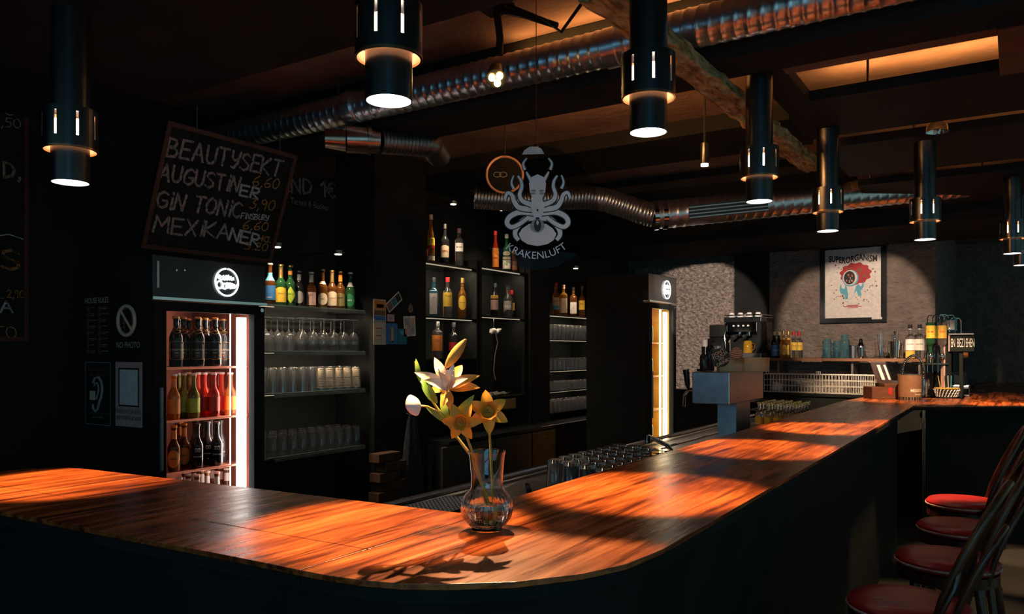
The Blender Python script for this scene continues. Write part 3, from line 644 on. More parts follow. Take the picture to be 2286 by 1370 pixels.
# ================================================================ BOTTLES
def prof_bottle(R, h, zs, zn, rn, lip=True):
    p = [(0, .002), (R * .86, 0), (R, .008)]
    p += [(R, zs * .5), (R, zs)]
    for k in range(1, 7):
        t = k / 6; e = t * t * (3 - 2 * t); p.append((R + (rn - R) * e, zs + (zn - zs) * t))
    p += [(rn * .94, h - .03), (rn, h - .022), (rn * (1.12 if lip else 1), h - .020), (rn * (1.12 if lip else 1), h - .012), (rn * .9, h - .010), (0, h - .010)]
    return p
def rad_at(prof, z):
    for (r0, z0), (r1, z1) in zip(prof[2:-1], prof[3:]):
        if z0 <= z <= z1 and z1 > z0: return r0 + (r1 - r0) * (z - z0) / (z1 - z0)
    return prof[2][0]
def make_bottle(name, label, R, h, zs, zn, rn, glass, cap, labels=(), texts=(), sq=None, group=None, capk='crown', sy=1.0):
    t = thing(name, label, 'bottle', group=group)
    pr = prof_bottle(R, h, zs, zn, rn)
    MB().lathe(pr, 24, sq=sq, sy=sy).build('body', glass, t, True)
    if capk == 'crown': c = [(rn * 1.02, h - .013), (rn * 1.28, h - .011), (rn * 1.22, h - .003), (rn * .9, h), (0, h)]
    elif capk == 'cork': c = [(rn * 1.02, h - .030), (rn * 1.18, h - .030), (rn * 1.18, h - .002), (rn * 1.0, h + .004), (0, h + .004)]
    else: c = [(rn * 1.02, h - .040), (rn * 1.22, h - .040), (rn * 1.22, h), (0, h)]
    MB().lathe(c, 20).build('cap', cap, t, True)
    obs = []
    for (z0, z1, deg, m, *kind) in labels:
        kind = kind[0] if kind else 'band'
        n = 14; vs = []; fs = []; k2 = 6
        for i in range(n + 1):
            u = -1 + 2 * i / n; a = math.radians(deg) * u
            if kind == 'oval': q = math.sqrt(max(0, 1 - u * u)); za, zb = (z0 + z1) / 2 - (z1 - z0) / 2 * q, (z0 + z1) / 2 + (z1 - z0) / 2 * q
            elif kind == 'arch': q = math.cos(u * 1.2); za, zb = z0, z0 + (z1 - z0) * (.8 + .2 * q)
            elif kind == 'diamond': q = 1 - abs(u); za, zb = (z0 + z1) / 2 - (z1 - z0) / 2 * q, (z0 + z1) / 2 + (z1 - z0) / 2 * q
            elif kind == 'vee': za, zb = z0 + (z1 - z0) * .5 * abs(u) , z1 - (z1 - z0) * .5 * (1 - abs(u)) * .4
            else: za, zb = z0, z1
            for j in range(k2 + 1):
                z = za + (zb - za) * j / k2; r = rad_at(pr, z) + .0009
                k = 1.0
                if sq: k = (abs(math.sin(a)) ** sq + abs(math.cos(a)) ** sq) ** (-1 / sq)
                vs.append((r * k * math.sin(a), -r * k * math.cos(a) * sy, z))
        for i in range(n):
            for j in range(k2):
                a0 = i * (k2 + 1) + j; fs.append((a0, a0 + k2 + 1, a0 + k2 + 2, a0 + 1))
        obs.append(MB().add(vs, fs).build('label', m, t, True, fix=False))
    for (s, z, size, m, *xs) in texts:
        wrap_text(s, size, rad_at(pr, z) + .0016, z, m, obs[0] if obs else t, xs[0] if xs else 1.0)
    return t
def stand(b, used, p, label=None, group=None, jit=.25): return place(b, used, p, face_cam(p, jit), label, group)

LG = (.0345, .262, .135, .185, .0135)    # half-litre longneck
ST = (.031, .235, .115, .170, .0130)     # third-litre longneck
# --- fridge, top shelf: dark bottles with crossed gold neck bands
def dark_gold():
    t = make_bottle('beer_bottle', 'dark beer bottle with crossed gold neck bands on the top fridge shelf', .034, .262, .15, .21, .0135, 'bottle_dark', 'foil_gold',
                    [(.045, .125, 62, 'print_black', 'arch')], [('CONCEPTION', .088, .0115, 'print_cream'), ('BEER', .072, .009, 'print_cream')], group='dark bottles on the top fridge shelf')
    b = MB()
    def ringpts(za, zb, deg=75):
        pr = prof_bottle(.034, .262, .15, .21, .0135)
        return [((rad_at(pr, z) + .002) * math.sin(a), -(rad_at(pr, z) + .002) * math.cos(a), z) for a, z in [(math.radians(deg) * (-1 + k / 6), za + (zb - za) * abs(1 - k / 6)) for k in range(13)]]
    b.tube(ringpts(.192, .215), .0013, 5).tube(ringpts(.172, .188), .0013, 5).tube(ringpts(.189, .187), .0012, 5)
    b.build('neck_band', 'foil_gold', t)
    b = MB(); R = .0352
    for za in (.044, .126): b.tube([(R * math.sin(a), -R * math.cos(a), za + .006 * math.cos(a * 1.3) * (1 if za > .1 else -1)) for a in [math.radians(-60 + 10 * k) for k in range(13)]], .0012, 5)
    for s in (-1, 1): b.tube([(R * math.sin(s * 1.05), -R * math.cos(s * 1.05), z) for z in (.042, .085, .128)], .0012, 5)
    b.build('label_border', 'foil_gold', t)
    MB().lathe([(0, .002), (.004, .0015), (.0042, 0), (0, 0)], 10).build('label_dot', 'print_red', t)
    for o in C.objects:
        if o.parent is t and o.name.startswith('label_dot'): o.rotation_euler = (PI / 2, 0, 0); o.location = (0, -.0350, .056)
    return t
dg, u = dark_gold(), []
for row, pxs in ((0, (393, 410, 442, 459, 480, 499)), (1, (398, 421, 446, 466, 486))):
    for ii, px in enumerate(pxs):
        p = onX(px, 800, FX - .135 - .14 * row - .070 * (ii % 2)); p.z = FZ['s1']
        stand(dg, u, p, jit=.12)
# --- fridge, middle shelf: soft drinks
def soda(m, lm, what):
    return make_bottle('soda_bottle', what, *ST, m, 'porcelain', [(.03, .105, 120, lm)], (), group='soft drinks on the middle fridge shelf')
kinds = {'o': ('drink_orange', 'print_orange', 'clear bottle of orange soda with orange label on the middle fridge shelf'), 'g': ('drink_green', 'print_lime', 'olive green soda bottle on the middle fridge shelf'),
         'r': ('drink_red', 'print_red', 'red soda bottle with red label on the middle fridge shelf'), 'w': ('drink_wine', 'print_red', 'dark red soda bottle on the middle fridge shelf'), 'p': ('drink_peach', 'print_orange', 'peach coloured soda bottle in front of the fridge light')}
protos = {k: (soda(*v), []) for k, v in kinds.items()}
for row, lst in ((0, ((388, 'o'), (410, 'g'), (432, 'g'), (456, 'r'), (477, 'w'), (495, 'r'), (514, 'p'))), (1, ((398, 'g'), (420, 'g'), (442, 'r'), (464, 'r'), (486, 'r')))):
    for ii, (px, k) in enumerate(lst):
        p = onX(px, 900, FX - .135 - .14 * row - .070 * (ii % 2)); p.z = FZ['s2']
        stand(protos[k][0], protos[k][1], p)
# --- fridge, lower shelf: brown bottles with round orange labels, black cola bottles
bo = make_bottle('cola_bottle', 'brown bottle with oval orange label on the lower fridge shelf', *ST, 'bottle_brown', 'print_orange', [(.02, .11, 60, 'print_orange', 'oval'), (.165, .21, 170, 'print_orange')], [('SPEZI', .066, .013, 'print_black')], group='brown bottles on the lower fridge shelf')
u = []
for row, px in ((0, 388), (.5, 411), (1.2, 402)):
    p = onX(px, 1000, FX - .135 - .13 * row); p.z = FZ['s3']; stand(bo, u, p, jit=.1)
fk = make_bottle('cola_bottle', 'black cola bottle with two small white faces printed on it in the fridge', *ST, 'bottle_dark', 'print_black', [(.075, .076, 2, 'print_white')], [('fritz-kola', .062, .012, 'print_white')], group='black cola bottles on the lower fridge shelf')
b = MB()
for s in (-1, 1):
    cx = s * .2; R = .0322
    b.tube([(R * math.sin(cx + .16 * math.cos(k * PI / 6)), -R * math.cos(cx + .16 * math.cos(k * PI / 6)), .094 + .008 * math.sin(k * PI / 6)) for k in range(12)], .0011, 4, closed=True)
    b.tube([(R * math.sin(cx + s * .02 + .18 * (j - 1)), -R * math.cos(cx + .18 * (j - 1)), .103 + .003 * (j % 2)) for j in range(3)], .0016, 4)
b.build('face_print', 'print_white', fk)
u = []
for row, pxs in ((0, (440, 464, 484, 493)), (1, (436, 454, 472, 487))):
    for ii, px in enumerate(pxs):
        p = onX(px, 1000, FX - .135 - .14 * row - .070 * (ii % 2)); p.z = FZ['s3']; stand(fk, u, p, jit=.1)
# --- fridge, bottom shelf: only the caps show
bb = make_bottle('beer_bottle', 'brown bottle with white cap on the bottom fridge shelf', *LG, 'bottle_brown', 'porcelain', [(.19, .235, 170, 'print_white')], (), group='white-capped bottles on the bottom fridge shelf')
u = []
for row, pxs in ((0, (400, 420, 440, 462, 484, 506)), (1, (412, 432, 452, 474, 492))):
    for ii, px in enumerate(pxs):
        p = onX(px, 1070, FX - .135 - .14 * row - .070 * (ii % 2))
        p.z = .615; stand(bb, u, p)
# --- second fridge: greenish bottles in the light
gb = make_bottle('beer_bottle', 'green bottle glowing in the far yellow-lit fridge', *LG, 'bottle_green', 'foil_gold', [(.04, .10, 100, 'print_yellow')], (), group='bottles in the far fridge')
u = []
for z in (1.60, 1.30, 1.0, .7):
    for k in range(4):
        p = Vector((GX - .15, gy0 + .12 + .082 * k, z)); stand(gb, u, p)

# ================================================================ BACK SHELVES
SX = -3.85                                       # front plane of the shelves
sy = lambda px: onX(px, 700, SX).y
CX_ = -3.62; ct_z = onX(1190, 955, CX_).z
def shelf_fill_light(t, y0, y1, z, watts, x=SX - .03, col=(1, .78, .56)):       # slim strip added under a shelf to brighten the glasses
    MB().box(x - .006, x + .006, y0, y1, z - .005, z - .0005).build('light_strip', 'shelf_fill_glow', t, world=True)
    l = bpy.data.lights.new('shelf_fill_light', 'AREA'); l.shape = 'RECTANGLE'; l.size = .02; l.size_y = y1 - y0; l.energy = watts; l.color = col
    o = bpy.data.objects.new('shelf_fill_light', l); C.objects.link(o); o.parent = t
    o.location = Vector((x, (y0 + y1) / 2, z - .010)) - t.location; o.rotation_euler = (0, .35, 0)
mat('shelf_fill_glow', (1, .9, .7), emit=(1.0, 0.80, 0.55), es=.45)
def shelf_unit(label, ya, yb, zs, m, thick, sides=True, top=2.3, lo=.9):
    t = thing('shelf_unit', label, 'shelf', (SX - .17, (ya + yb) / 2, 0))
    if sides:
        for y in (ya, yb): MB().box(XW, SX, y - .012, y + .012, ct_z + .001, top).build('side_panel', 'black_paint', t, world=True)
    else:
        for z in zs: MB().tube([(XW, yb - .03, z - thick - .006), (SX - .02, yb - .03, z - thick - .006)], .006, 6).build('bracket', 'dull_steel', t, world=True)
    for z in zs:
        s = MB().bbox(XW, SX, ya + .013, yb - .013, z - thick, z, .002).build('shelf', m, t, world=True)
        if not sides: MB().box(SX - .004, SX + .004, (ya + yb) / 2 - .25, yb - .013, z - thick - .018, z - thick).build('edge_strip', 'dull_steel', s, world=True)
    return t
zA = [onX(815, y, SX).z for y in (692, 783, 866, 992)]
ug = shelf_unit('glass shelves of beer bottles and drinking glasses beside the drinks fridge', fy1 + .05, sy(818), zA, 'shelf_glass', .010, False)
# black pillar with stickers
pil0, pil1 = sy(829), sy(944)
struct(MB().box(XW, SX + .03, pil0, pil1, 0, CEIL).build('wall_pillar', 'black_paint'), 'black pillar between the shelves with postcards stuck on it', 'wall')
for k_, w_ in ((0, 6.0), (1, 4.0), (2, 1.0)): shelf_fill_light(ug, fy1 + .1, sy(818) - .06, zA[k_] - .0105, w_)
zB = [onX(960, 583, SX).z, onX(960, 705, SX).z, onX(960, 800, SX).z]
zC = [onX(1100, 597, SX).z, onX(1100, 705, SX).z, onX(1110, 884, SX).z]
zD = [onX(1290, y, SX).z for y in (706, 758, 824, 868, 914)]
ub = shelf_unit('black shelf niche with tall spirit bottles next to the pillar', sy(948), sy(1066), zB, 'black_gloss', .014)
uc = shelf_unit('black shelf niche with liqueur bottles behind the hanging octopus sign', sy(1074), sy(1172), zC, 'black_gloss', .014)
ud = shelf_unit('black shelf niche stacked with rows of small glasses', sy(1226), sy(1338), zD, 'black_gloss', .012)
struct(MB().box(XW, SX + .02, sy(1180), sy(1222), ct_z + .001, CEIL).build('wall_pillar', 'black_paint'), 'narrow black pillar between the two spirit niches', 'wall')
for k_, w_ in ((0, 3.0), (1, 1.2)): shelf_fill_light(ub, sy(948) + .05, sy(1066) - .05, zB[k_] - .0145, w_)
for k_, w_ in ((0, 2.0), (1, .7)): shelf_fill_light(uc, sy(1074) + .05, sy(1172) - .05, zC[k_] - .0145, w_)
for k_, w_ in ((0, 2.4), (1, 1.2), (2, .9), (3, .8)): shelf_fill_light(ud, sy(1226) + .05, sy(1338) - .05, zD[k_] - .0125, w_)
# small downlights over the shelves
def puck(p, label, watts, tgt):
    t = thing('puck_light', label, 'downlight', p)
    MB().lathe([(0, .006), (.026, .006), (.030, .012), (.030, .03), (0, .03)], 20).build('housing', 'dull_steel', t, True)
    MB().lathe([(0, 0), (.022, .001), (.024, .006), (0, .006)], 20).build('lens', 'puck_glow', t, True)
    MB().tube([(-.02, 0, .02), (XW - p.x, 0, .02)], .006, 6).build('arm', 'black_gloss', t, True)
    spot_light(t, p + Vector((0, 0, -.004)), tgt, watts, 95, .8, (1, .76, .50), .02)
puck(onX(618, 553, SX + .04), 'small glowing downlight above the beer bottles beside the hung chalkboard', 15, onX(660, 760, SX - .05))
puck(onX(755, 569, SX + .04), 'small downlight above the right end of the glass shelves', 15, onX(760, 760, SX - .05))
puck(onX(1012, 457, SX + .05), 'small glowing downlight above the tall spirit bottles', 26, onX(1000, 640, SX - .05))
puck(onX(1120, 470, SX + .05), 'small downlight above the liqueur niche', 18, onX(1125, 640, SX - .05))
puck(onX(1285, 600, SX + .05), 'small downlight above the niche of small glasses', 16, onX(1285, 760, SX - .05))

# --- nine beer bottles on the top glass shelf, each different
beers = [(603, 'brown wheat beer bottle with blue label at the fridge end of the glass shelf', LG, 'bottle_brown', 'porcelain', [(.03, .12, 75, 'print_blue'), (.15, .20, 80, 'print_skyblue')], [('WEISS', .045, .013, 'print_white')]),
 (627, 'green beer bottle with gold foil neck and yellow shield label', LG, 'bottle_green', 'foil_gold', [(.02, .115, 65, 'print_yellow', 'arch'), (.175, .245, 180, 'foil_gold')], [('PAULA', .075, .012, 'print_brown')]),
 (648, 'beer bottle with green diamond label and red band', LG, 'bottle_green', 'foil_gold', [(.015, .125, 60, 'print_lime', 'diamond'), (.20, .225, 180, 'print_orange')], [('BALT', .075, .016, 'print_dgreen')]),
 (668, 'short black beer bottle with round grey label', ST, 'bottle_dark', 'dull_steel', [(.02, .10, 60, 'print_grey', 'oval'), (.17, .21, 120, 'print_grey')], []),
 (695, 'beer bottle with pink-white neck label and cream label', ST, 'bottle_brown', 'porcelain', [(.015, .10, 70, 'print_pink'), (.165, .215, 180, 'print_white')], [('BIER', .08, .012, 'print_brown')]),
 (720, 'dark beer bottle with pale oval label', LG, 'bottle_brown', 'dull_steel', [(.02, .10, 62, 'print_cream', 'oval'), (.16, .18, 70, 'print_cream')], [('HELL', .06, .014, 'print_black')]),
 (741, 'beer bottle with gold neck foil and orange shield label', LG, 'bottle_brown', 'foil_gold', [(.02, .115, 62, 'print_cream', 'arch'), (.18, .245, 180, 'foil_gold')], [('AUGUST', .07, .010, 'print_red')]),
 (760, 'black-labelled beer bottle with gold border and gold neck', LG, 'bottle_brown', 'foil_gold', [(.02, .11, 62, 'foil_gold', 'arch'), (.19, .235, 180, 'print_orange')], [('STERN', .075, .014, 'print_black')]),
 (782, 'dark green beer bottle with green oval label at the pillar end', LG, 'bottle_green', 'porcelain', [(.02, .11, 60, 'print_dgreen', 'oval'), (.16, .19, 70, 'print_white')], [('BECK', .065, .014, 'print_white')])]
for px, lab, dim, gl, cp_, lbs, tx in beers:
    p = onX(px, 690, SX - .07); p.z = zA[0]
    b = make_bottle('beer_bottle', lab, *dim, gl, cp_, lbs, tx, group='beer bottles on the top glass shelf'); b.location = p; b.rotation_euler = (0, 0, face_cam(p, .15))
# --- spirits
SP = (.038, .295, .18, .22, .0145)
def spirit(px, X, z, label, dim, gl, cp_, lbs=(), tx=(), sq=None, capk='screw', grp='spirit bottles in the black niches', sy_=1.0, jit=.1):
    p = onX(px, 700, X); p.z = z
    b = make_bottle('spirit_bottle', label, *dim, gl, cp_, lbs, tx, sq=sq, capk=capk, group=grp, sy=sy_); b.location = p; b.rotation_euler = (0, 0, face_cam(p, jit)); return b
Q = SX - .08
spirit(962, Q, zB[0], 'tall amber liqueur bottle with yellow label reading 12', (.031, .385, .17, .30, .012), 'bottle_amber', 'print_cream', [(.14, .20, 80, 'print_yellow'), (.115, .14, 80, 'print_red'), (.02, .055, 80, 'print_cream')], [('12', .172, .045, 'print_black')])
spirit(993, Q, zB[0], 'dark spirit bottle with cream label and red lettering beside the 12 bottle', (.037, .335, .19, .25, .014), 'bottle_dark', 'dull_steel', [(.06, .16, 62, 'print_cream', 'arch')], [('PERN', .11, .022, 'print_red')])
spirit(1025, Q, zB[0], 'clear spirit bottle with high white label on the top niche shelf', (.037, .325, .22, .26, .014), 'bottle_clear', 'print_pink', [(.13, .20, 62, 'print_white')], [('MODE', .165, .018, 'print_black')])
spirit(968, Q, zB[1], 'square blue gin bottle with white side label', (.036, .315, .20, .235, .014), 'bottle_blue', 'dull_steel', [(.02, .21, 40, 'print_white')], [('GIN', .15, .016, 'print_blue')], sq=6)
spirit(999, Q, zB[1], 'rum bottle with yellow label and red cap in the niche', (.039, .33, .20, .25, .0145), 'bottle_clear', 'print_red', [(.09, .205, 62, 'print_yellow')], [('Finca', .175, .022, 'print_brown')])
spirit(1032, Q, zB[1], 'golden rum bottle with round yellow label and gold cap', (.037, .34, .19, .26, .014), 'bottle_amber', 'foil_gold', [(.07, .19, 62, 'print_yellow', 'oval')], [('HAVANA', .13, .013, 'print_brown')])
spirit(976, Q, zB[2], 'large clear bottle with orange label on the lowest niche shelf', (.043, .295, .21, .24, .015), 'bottle_clear', 'dull_steel', [(.06, .185, 70, 'print_orange')], [('GIN', .14, .03, 'print_brown')])
spirit(1012, Q, zB[2], 'dark spirit bottle with red label on the lowest niche shelf', SP, 'bottle_dark', 'print_black', [(.06, .13, 60, 'print_red')])
spirit(1106, Q, zC[0], 'slim red and orange bitters bottle behind the octopus sign', (.031, .345, .16, .27, .012), 'drink_red', 'print_red', [(.02, .19, 70, 'print_orange')], [('APERO', .10, .018, 'print_red')])
spirit(1131, Q, zC[0], 'green bottle with white label and green leaf', (.037, .34, .18, .25, .014), 'bottle_green', 'print_white', [(.02, .10, 70, 'print_white'), (.105, .13, 70, 'print_cream'), (.14, .18, 60, 'print_cream', 'oval')], [('*', .05, .08, 'print_green')])
spirit(1146, Q, zC[0], 'squat brown bottle behind the octopus sign', (.040, .20, .11, .15, .014), 'bottle_brown', 'print_brown', [(.02, .10, 70, 'print_brown')], capk='cork')
spirit(1104, Q, zC[1], 'dark bottle with gold and pale labels below the bitters bottle', (.037, .30, .18, .23, .018), 'bottle_dark', 'chrome', [(.06, .15, 62, 'print_pink'), (.16, .19, 62, 'print_gold')], [('OPEN', .175, .014, 'print_black')])
spirit(1134, Q, zC[1], 'squat clear bottle with narrow white label', (.043, .30, .17, .22, .018), 'bottle_clear', 'glass', [(.07, .15, 50, 'print_grey'), (.09, .11, 40, 'print_white')], [('SLOE', .10, .013, 'print_red')])
spirit(1142, Q - .03, zC[1], 'small dark bottle with red cap at the niche end', (.034, .26, .15, .20, .013), 'bottle_dark', 'print_red', [(.07, .14, 60, 'print_gold')])
spirit(1241, Q, zD[0], 'whisky bottle with pale label and blue band', (.036, .33, .20, .25, .014), 'bottle_amber', 'print_red', [(.10, .18, 65, 'print_cream'), (.055, .10, 65, 'print_skyblue')], [('MALT', .14, .018, 'print_brown')], grp='whisky bottles in the last niche')
spirit(1258, Q, zD[0], 'square whisky bottle with cream label and red seal', (.040, .32, .21, .25, .014), 'bottle_amber', 'print_pink', [(.03, .18, 42, 'print_cream')], [('BEAM', .13, .018, 'print_brown')], sq=5, grp='whisky bottles in the last niche')
spirit(1280, Q, zD[0], 'dark square whisky bottle with white lettered label', (.040, .31, .20, .24, .014), 'bottle_brown', 'print_black', [(.03, .15, 42, 'print_white')], [('No7', .09, .028, 'print_black')], sq=5, grp='whisky bottles in the last niche')
spirit(1299, Q, zD[0], 'whisky bottle with yellow label and purple cap', (.035, .335, .19, .25, .013), 'bottle_brown', 'print_brown', [(.08, .18, 62, 'print_yellow')], [('RYE', .14, .02, 'print_black')], grp='whisky bottles in the last niche')

# ================================================================ GLASSES
ROW = ('front row', 'middle row', 'row against the wall')
def hollow(outer, inner): return outer + inner[::-1]
def make_glass(name, label, group, prof, seg=24, flute=None, printed=None):
    t = thing(name, label, 'glass', group=group)
    MB().lathe(prof, seg, flute=flute).build('bowl' if name == 'wine_glass' else 'tumbler', 'glass_bar', t, True)
    return t
def wine_prof(h=.215, R=.040):                               # inverted: rim on the shelf, foot on top
    o = [(R * .80, 0), (R * .93, .03), (R, .06), (R * .92, .09), (R * .55, .118), (.007, .13), (.0035, .14), (.0035, h - .012), (.012, h - .006), (.034, h - .003), (.034, h), (0, h)]
    i = [(R * .80 - .0015, 0), (R * .93 - .0015, .03), (R - .0015, .06), (R * .92 - .0015, .088), (R * .5, .114), (0, .124)]
    return i[::-1] + o
def tumbler_prof(h, r0, r1, w=.0025, base=.012):             # inverted tumbler: rim (r1) down, base (r0) up
    return [(0, h - base), (r0 - w, h - base), (r1 - w, 0), (r1, 0), (r0, h - .004), (r0 * .93, h), (0, h)]
wg = make_glass('wine_glass', 'inverted stemmed wine glass on the second glass shelf', 'wine glasses on the second glass shelf', wine_prof())
u = []
yA0 = fy1 + .10; yA1 = sy(818) - .07
for r in range(3):
    for k in range(11):
        y = yA1 - .094 * k - (.03 if r == 1 else 0)
        if y < yA0 or (r == 0 and k > 5): continue
        place(wg, u, (SX - .055 - .095 * r, y, zA[1]), random.uniform(0, 6), 'inverted stemmed wine glass in the %s of the second glass shelf' % ROW[r])
sh = make_glass('shot_tumbler', 'short inverted tumbler in front of the wine glasses', 'short tumblers on the second glass shelf', tumbler_prof(.10, .030, .036))
u = []
for k in range(6): place(sh, u, (SX - .05, yA1 - .094 * 6 - .02 - .08 * k, zA[1]), 0)
hb_ = make_glass('highball_glass', 'inverted clear highball glass on the third glass shelf', 'highball glasses on the third glass shelf', tumbler_prof(.155, .028, .034))
u = []
nC = int((yA1 - yA0) / .082)
for r in range(3):
    for k in range(nC + 1):
        if r == 0 and k < 5: continue
        place(hb_, u, (SX - .05 - .095 * r, yA1 + .02 - .082 * k, zA[2]), 0, 'inverted clear highball glass in the %s of the third glass shelf' % ROW[r])
def printed_glass():
    t = make_glass('printed_glass', 'glass printed with white menu panel and dark lines', 'printed highball glasses on the third glass shelf', tumbler_prof(.155, .028, .034))
    b = MB(); n = 12; pr = [(.0348, .012), (.0297, .145)]
    b.lathe([pr[0], pr[1]], n, arc=(math.radians(205), math.radians(335)))
    pn = b.build('print_panel', 'print_cream', t, True, fix=False)
    b = MB()
    for k in range(11):
        z = .022 + .0112 * k; r = .0352 + (.0300 - .0352) * (z / .145); w = .008 if k % 5 else .014
        b.lathe([(r, z), (r - .0001, z + (.0022 if k % 5 else .004))], 8, arc=(math.radians(270 - w * 2600), math.radians(270 + w * 2600)))
    b.build('printed_lines', 'print_black', pn, fix=False)
    return t
pg, u = printed_glass(), []
for k in range(5):
    p = Vector((SX - .05, yA1 + .02 - .082 * k, zA[2])); place(pg, u, p, face_cam(p, .2))
sg = make_glass('drinking_glass', 'small inverted glass on the lowest glass shelf', 'water glasses on the lowest glass shelf', tumbler_prof(.135, .027, .033))
u = []
for r in range(3):
    for k in range(nC + 1): place(sg, u, (SX - .05 - .095 * r, yA1 + .02 - .082 * k, zA[3]), 0, 'small inverted glass in the %s of the lowest glass shelf' % ROW[r])
ng = {}
for zi, (hh, rr, nm) in enumerate([(None,) * 3, (.15, .030, 'tall'), (.12, .029, 'stubby'), (.09, .025, 'short'), (.12, .030, 'wide')]):
    if hh is None: continue
    g = make_glass('bar_glass', '%s inverted glass in the last wall niche' % nm, '%s glasses in the last niche' % nm, tumbler_prof(hh, rr, rr * 1.2), 18); u = []
    ya, yb = sy(1226) + .06, sy(1338) - .05; n = int((yb - ya) / .088)
    for r in range(2):
        for k in range(n + 1): place(g, u, (SX - .06 - .10 * r, ya + (yb - ya) * k / n, zD[zi]), 0, '%s inverted glass in the %s of the last wall niche' % (nm, ('front row', 'rear row')[r]))
# inverted beer glasses on the sink counter
bg = make_glass('beer_glass', 'inverted thick-based beer glass draining beside the bar', 'beer glasses draining on the sink counter', tumbler_prof(.152, .034, .043, .003, .016), 28)
u = []
for c in range(4):
    for r in range(8):
        place(bg, u, (-1.335 - .088 * c, 2.74 + .088 * r + .03 * c, .93), 0, 'inverted thick-based beer glass in the draining row %s' % ('along the bar edge', 'second from the bar edge', 'third from the bar edge', 'farthest from the bar edge')[c])

# ================================================================ CHALKBOARDS
# hung board leaning out over the fridge
bl, br = onX(313, 552, -3.55), onX(603, 577, -3.55)
tlp = onY(374, 268, bl.y)
BV = (tlp - bl); BH = BV.length; BV.normalize(); BU = Vector((0, 1, 0)); BN = BU.cross(BV); BN = BN if BN.x > 0 else -BN
BW = br.y - bl.y
cbd = thing('hung_chalkboard', 'hung slate chalkboard listing drinks and prices above the fridge', 'chalkboard', bl)
MB().obox(bl - BN * .012, BU, BV, BN, BW, BH, .012).build('slate', 'slate', cbd, world=True)
def frame4(parent, o, U, V, N, w, h, fw, t, m):
    for (a, b, c, d) in ((0, 0, w, fw), (0, h - fw, w, fw), (0, fw, fw, h - 2 * fw), (w - fw, fw, fw, h - 2 * fw)):
        MB().obox(Vector(o) + Vector(U) * a + Vector(V) * b, U, V, N, c, d, t).build('frame_rail', m, parent, world=True)
frame4(cbd, bl - BN * .014, BU, BV, BN, BW, BH, .022, .024, 'frame_red_wood')
for k in (.2, .85):
    q = bl + BU * BW * k + BV * BH; MB().tube([q, Vector((q.x, q.y, 2.71))], .003, 6).build('hanging_wire', 'dull_steel', cbd, world=True)
SW = Vector((0, .985, -.03))
def chalk(lines, m, O, w, parent, U=BU, V=BV, N=BN): MB().strokes(lines, O, U, V, N, w).build('chalk_lettering', m, parent, world=True)
def board_xy(px, py):
    p = onP3(px, py, bl, BN); d = p - bl; return d.dot(BU), d.dot(BV)
def onP3(px, py, p0, n):
    r = atd(px, py, 1.0) - Vector((0, 0, EYE)); k = (p0 - Vector((0, 0, EYE))).dot(n) / r.dot(n)
    return Vector((0, 0, EYE)) + r * k
def write(txt, pa, pb, h, m, w=.010, double=False, O=None, U=BU, V=BV, N=BN, parent=None, bxy=None):
    # text running from one measured spot of the board to another
    f = bxy or board_xy; (xa, ya), (xb, yb) = f(*pa), f(*pb)
    ls, end = chalk_lines(txt, 1.0, 0, 0); sc = (xb - xa) / max(.1, end - .16)
    out = [[(xa + x * sc, ya + (yb - ya) * x / max(.1, end) + y * h) for x, y in l] for l in ls]
    if double: out += [[(x + h * .055, y - h * .04) for x, y in l] for l in out]
    chalk(out, m, (O if O is not None else bl) + N * .0015, w, parent or cbd, U, V, N)
write('BEAUTYSEKT', (370, 346), (622, 392), .086, 'chalk_pink', .008, True)
write('AUGUSTIN', (352, 400), (528, 428), .078, 'chalk_pink', .008, True)
write('ER', (534, 434), (574, 443), .055, 'chalk_white', .009, True)
write('GIN TONIC', (346, 462), (534, 484), .080, 'chalk_pink', .008, True)
write('MEXIKA', (340, 516), (508, 532), .078, 'chalk_pink', .008, True)
write('NER', (510, 534), (574, 549), .064, 'chalk_white', .009, True)
write('6,60', (562, 414), (620, 421), .056, 'chalk_orange', .006)
write('3,90', (556, 464), (610, 470), .056, 'chalk_orange', .006)
write('FINSBURY', (537, 487), (598, 492), .030, 'chalk_white', .0045)
write('6,60', (540, 510), (596, 515), .048, 'chalk_orange', .006)
write('4CL', (580, 538), (603, 541), .032, 'chalk_orange', .0045)
write('3.20', (545, 556), (596, 559), .042, 'chalk_orange', .005)
# framed chalkboard on the back wall, its right part in view
wb0, wb1 = onX(-160, 760, XW + .02), onX(62, 762, XW + .02); wt = onX(62, 215, XW + .02)
wcb = thing('wall_chalkboard', 'tall red-framed chalkboard on the wall next to the drinks fridge', 'chalkboard', (XW, wb1.y, wb1.z))
MB().box(XW + .004, XW + .018, wb0.y, wb1.y, wb1.z, wt.z).build('slate', 'slate', wcb, world=True)
frame4(wcb, (XW + .004, wb0.y, wb1.z), Vector(Y1), Vector(Z1), Vector(X1), wb1.y - wb0.y, wt.z - wb1.z, .02, .024, 'frame_red_wood')
w0 = Vector((XW + .018, wb0.y, wb1.z))
def wall_xy(px, py): p = onX(px, py, XW + .019); return p.y - w0.y, p.z - w0.z
def wwrite(txt, pa, pb, h, m, w=.006, dbl=False): write(txt, pa, pb, h, m, w, dbl, w0, Vector(Y1), Vector(Z1), Vector(X1), wcb, wall_xy)
wwrite('C', (10, 255), (28, 258), .045, 'chalk_pink', .004); wwrite(',50', (2, 282), (46, 286), .045, 'chalk_pink', .004)
wwrite('D,', (8, 394), (44, 398), .075, 'chalk_yellow', .007, True); wwrite('S', (3, 598), (42, 600), .095, 'chalk_orange', .008, True)
wwrite('2,90', (16, 664), (53, 665), .038, 'chalk_orange', .004); wwrite('L', (-4, 664), (8, 666), .034, 'chalk_orange', .004)
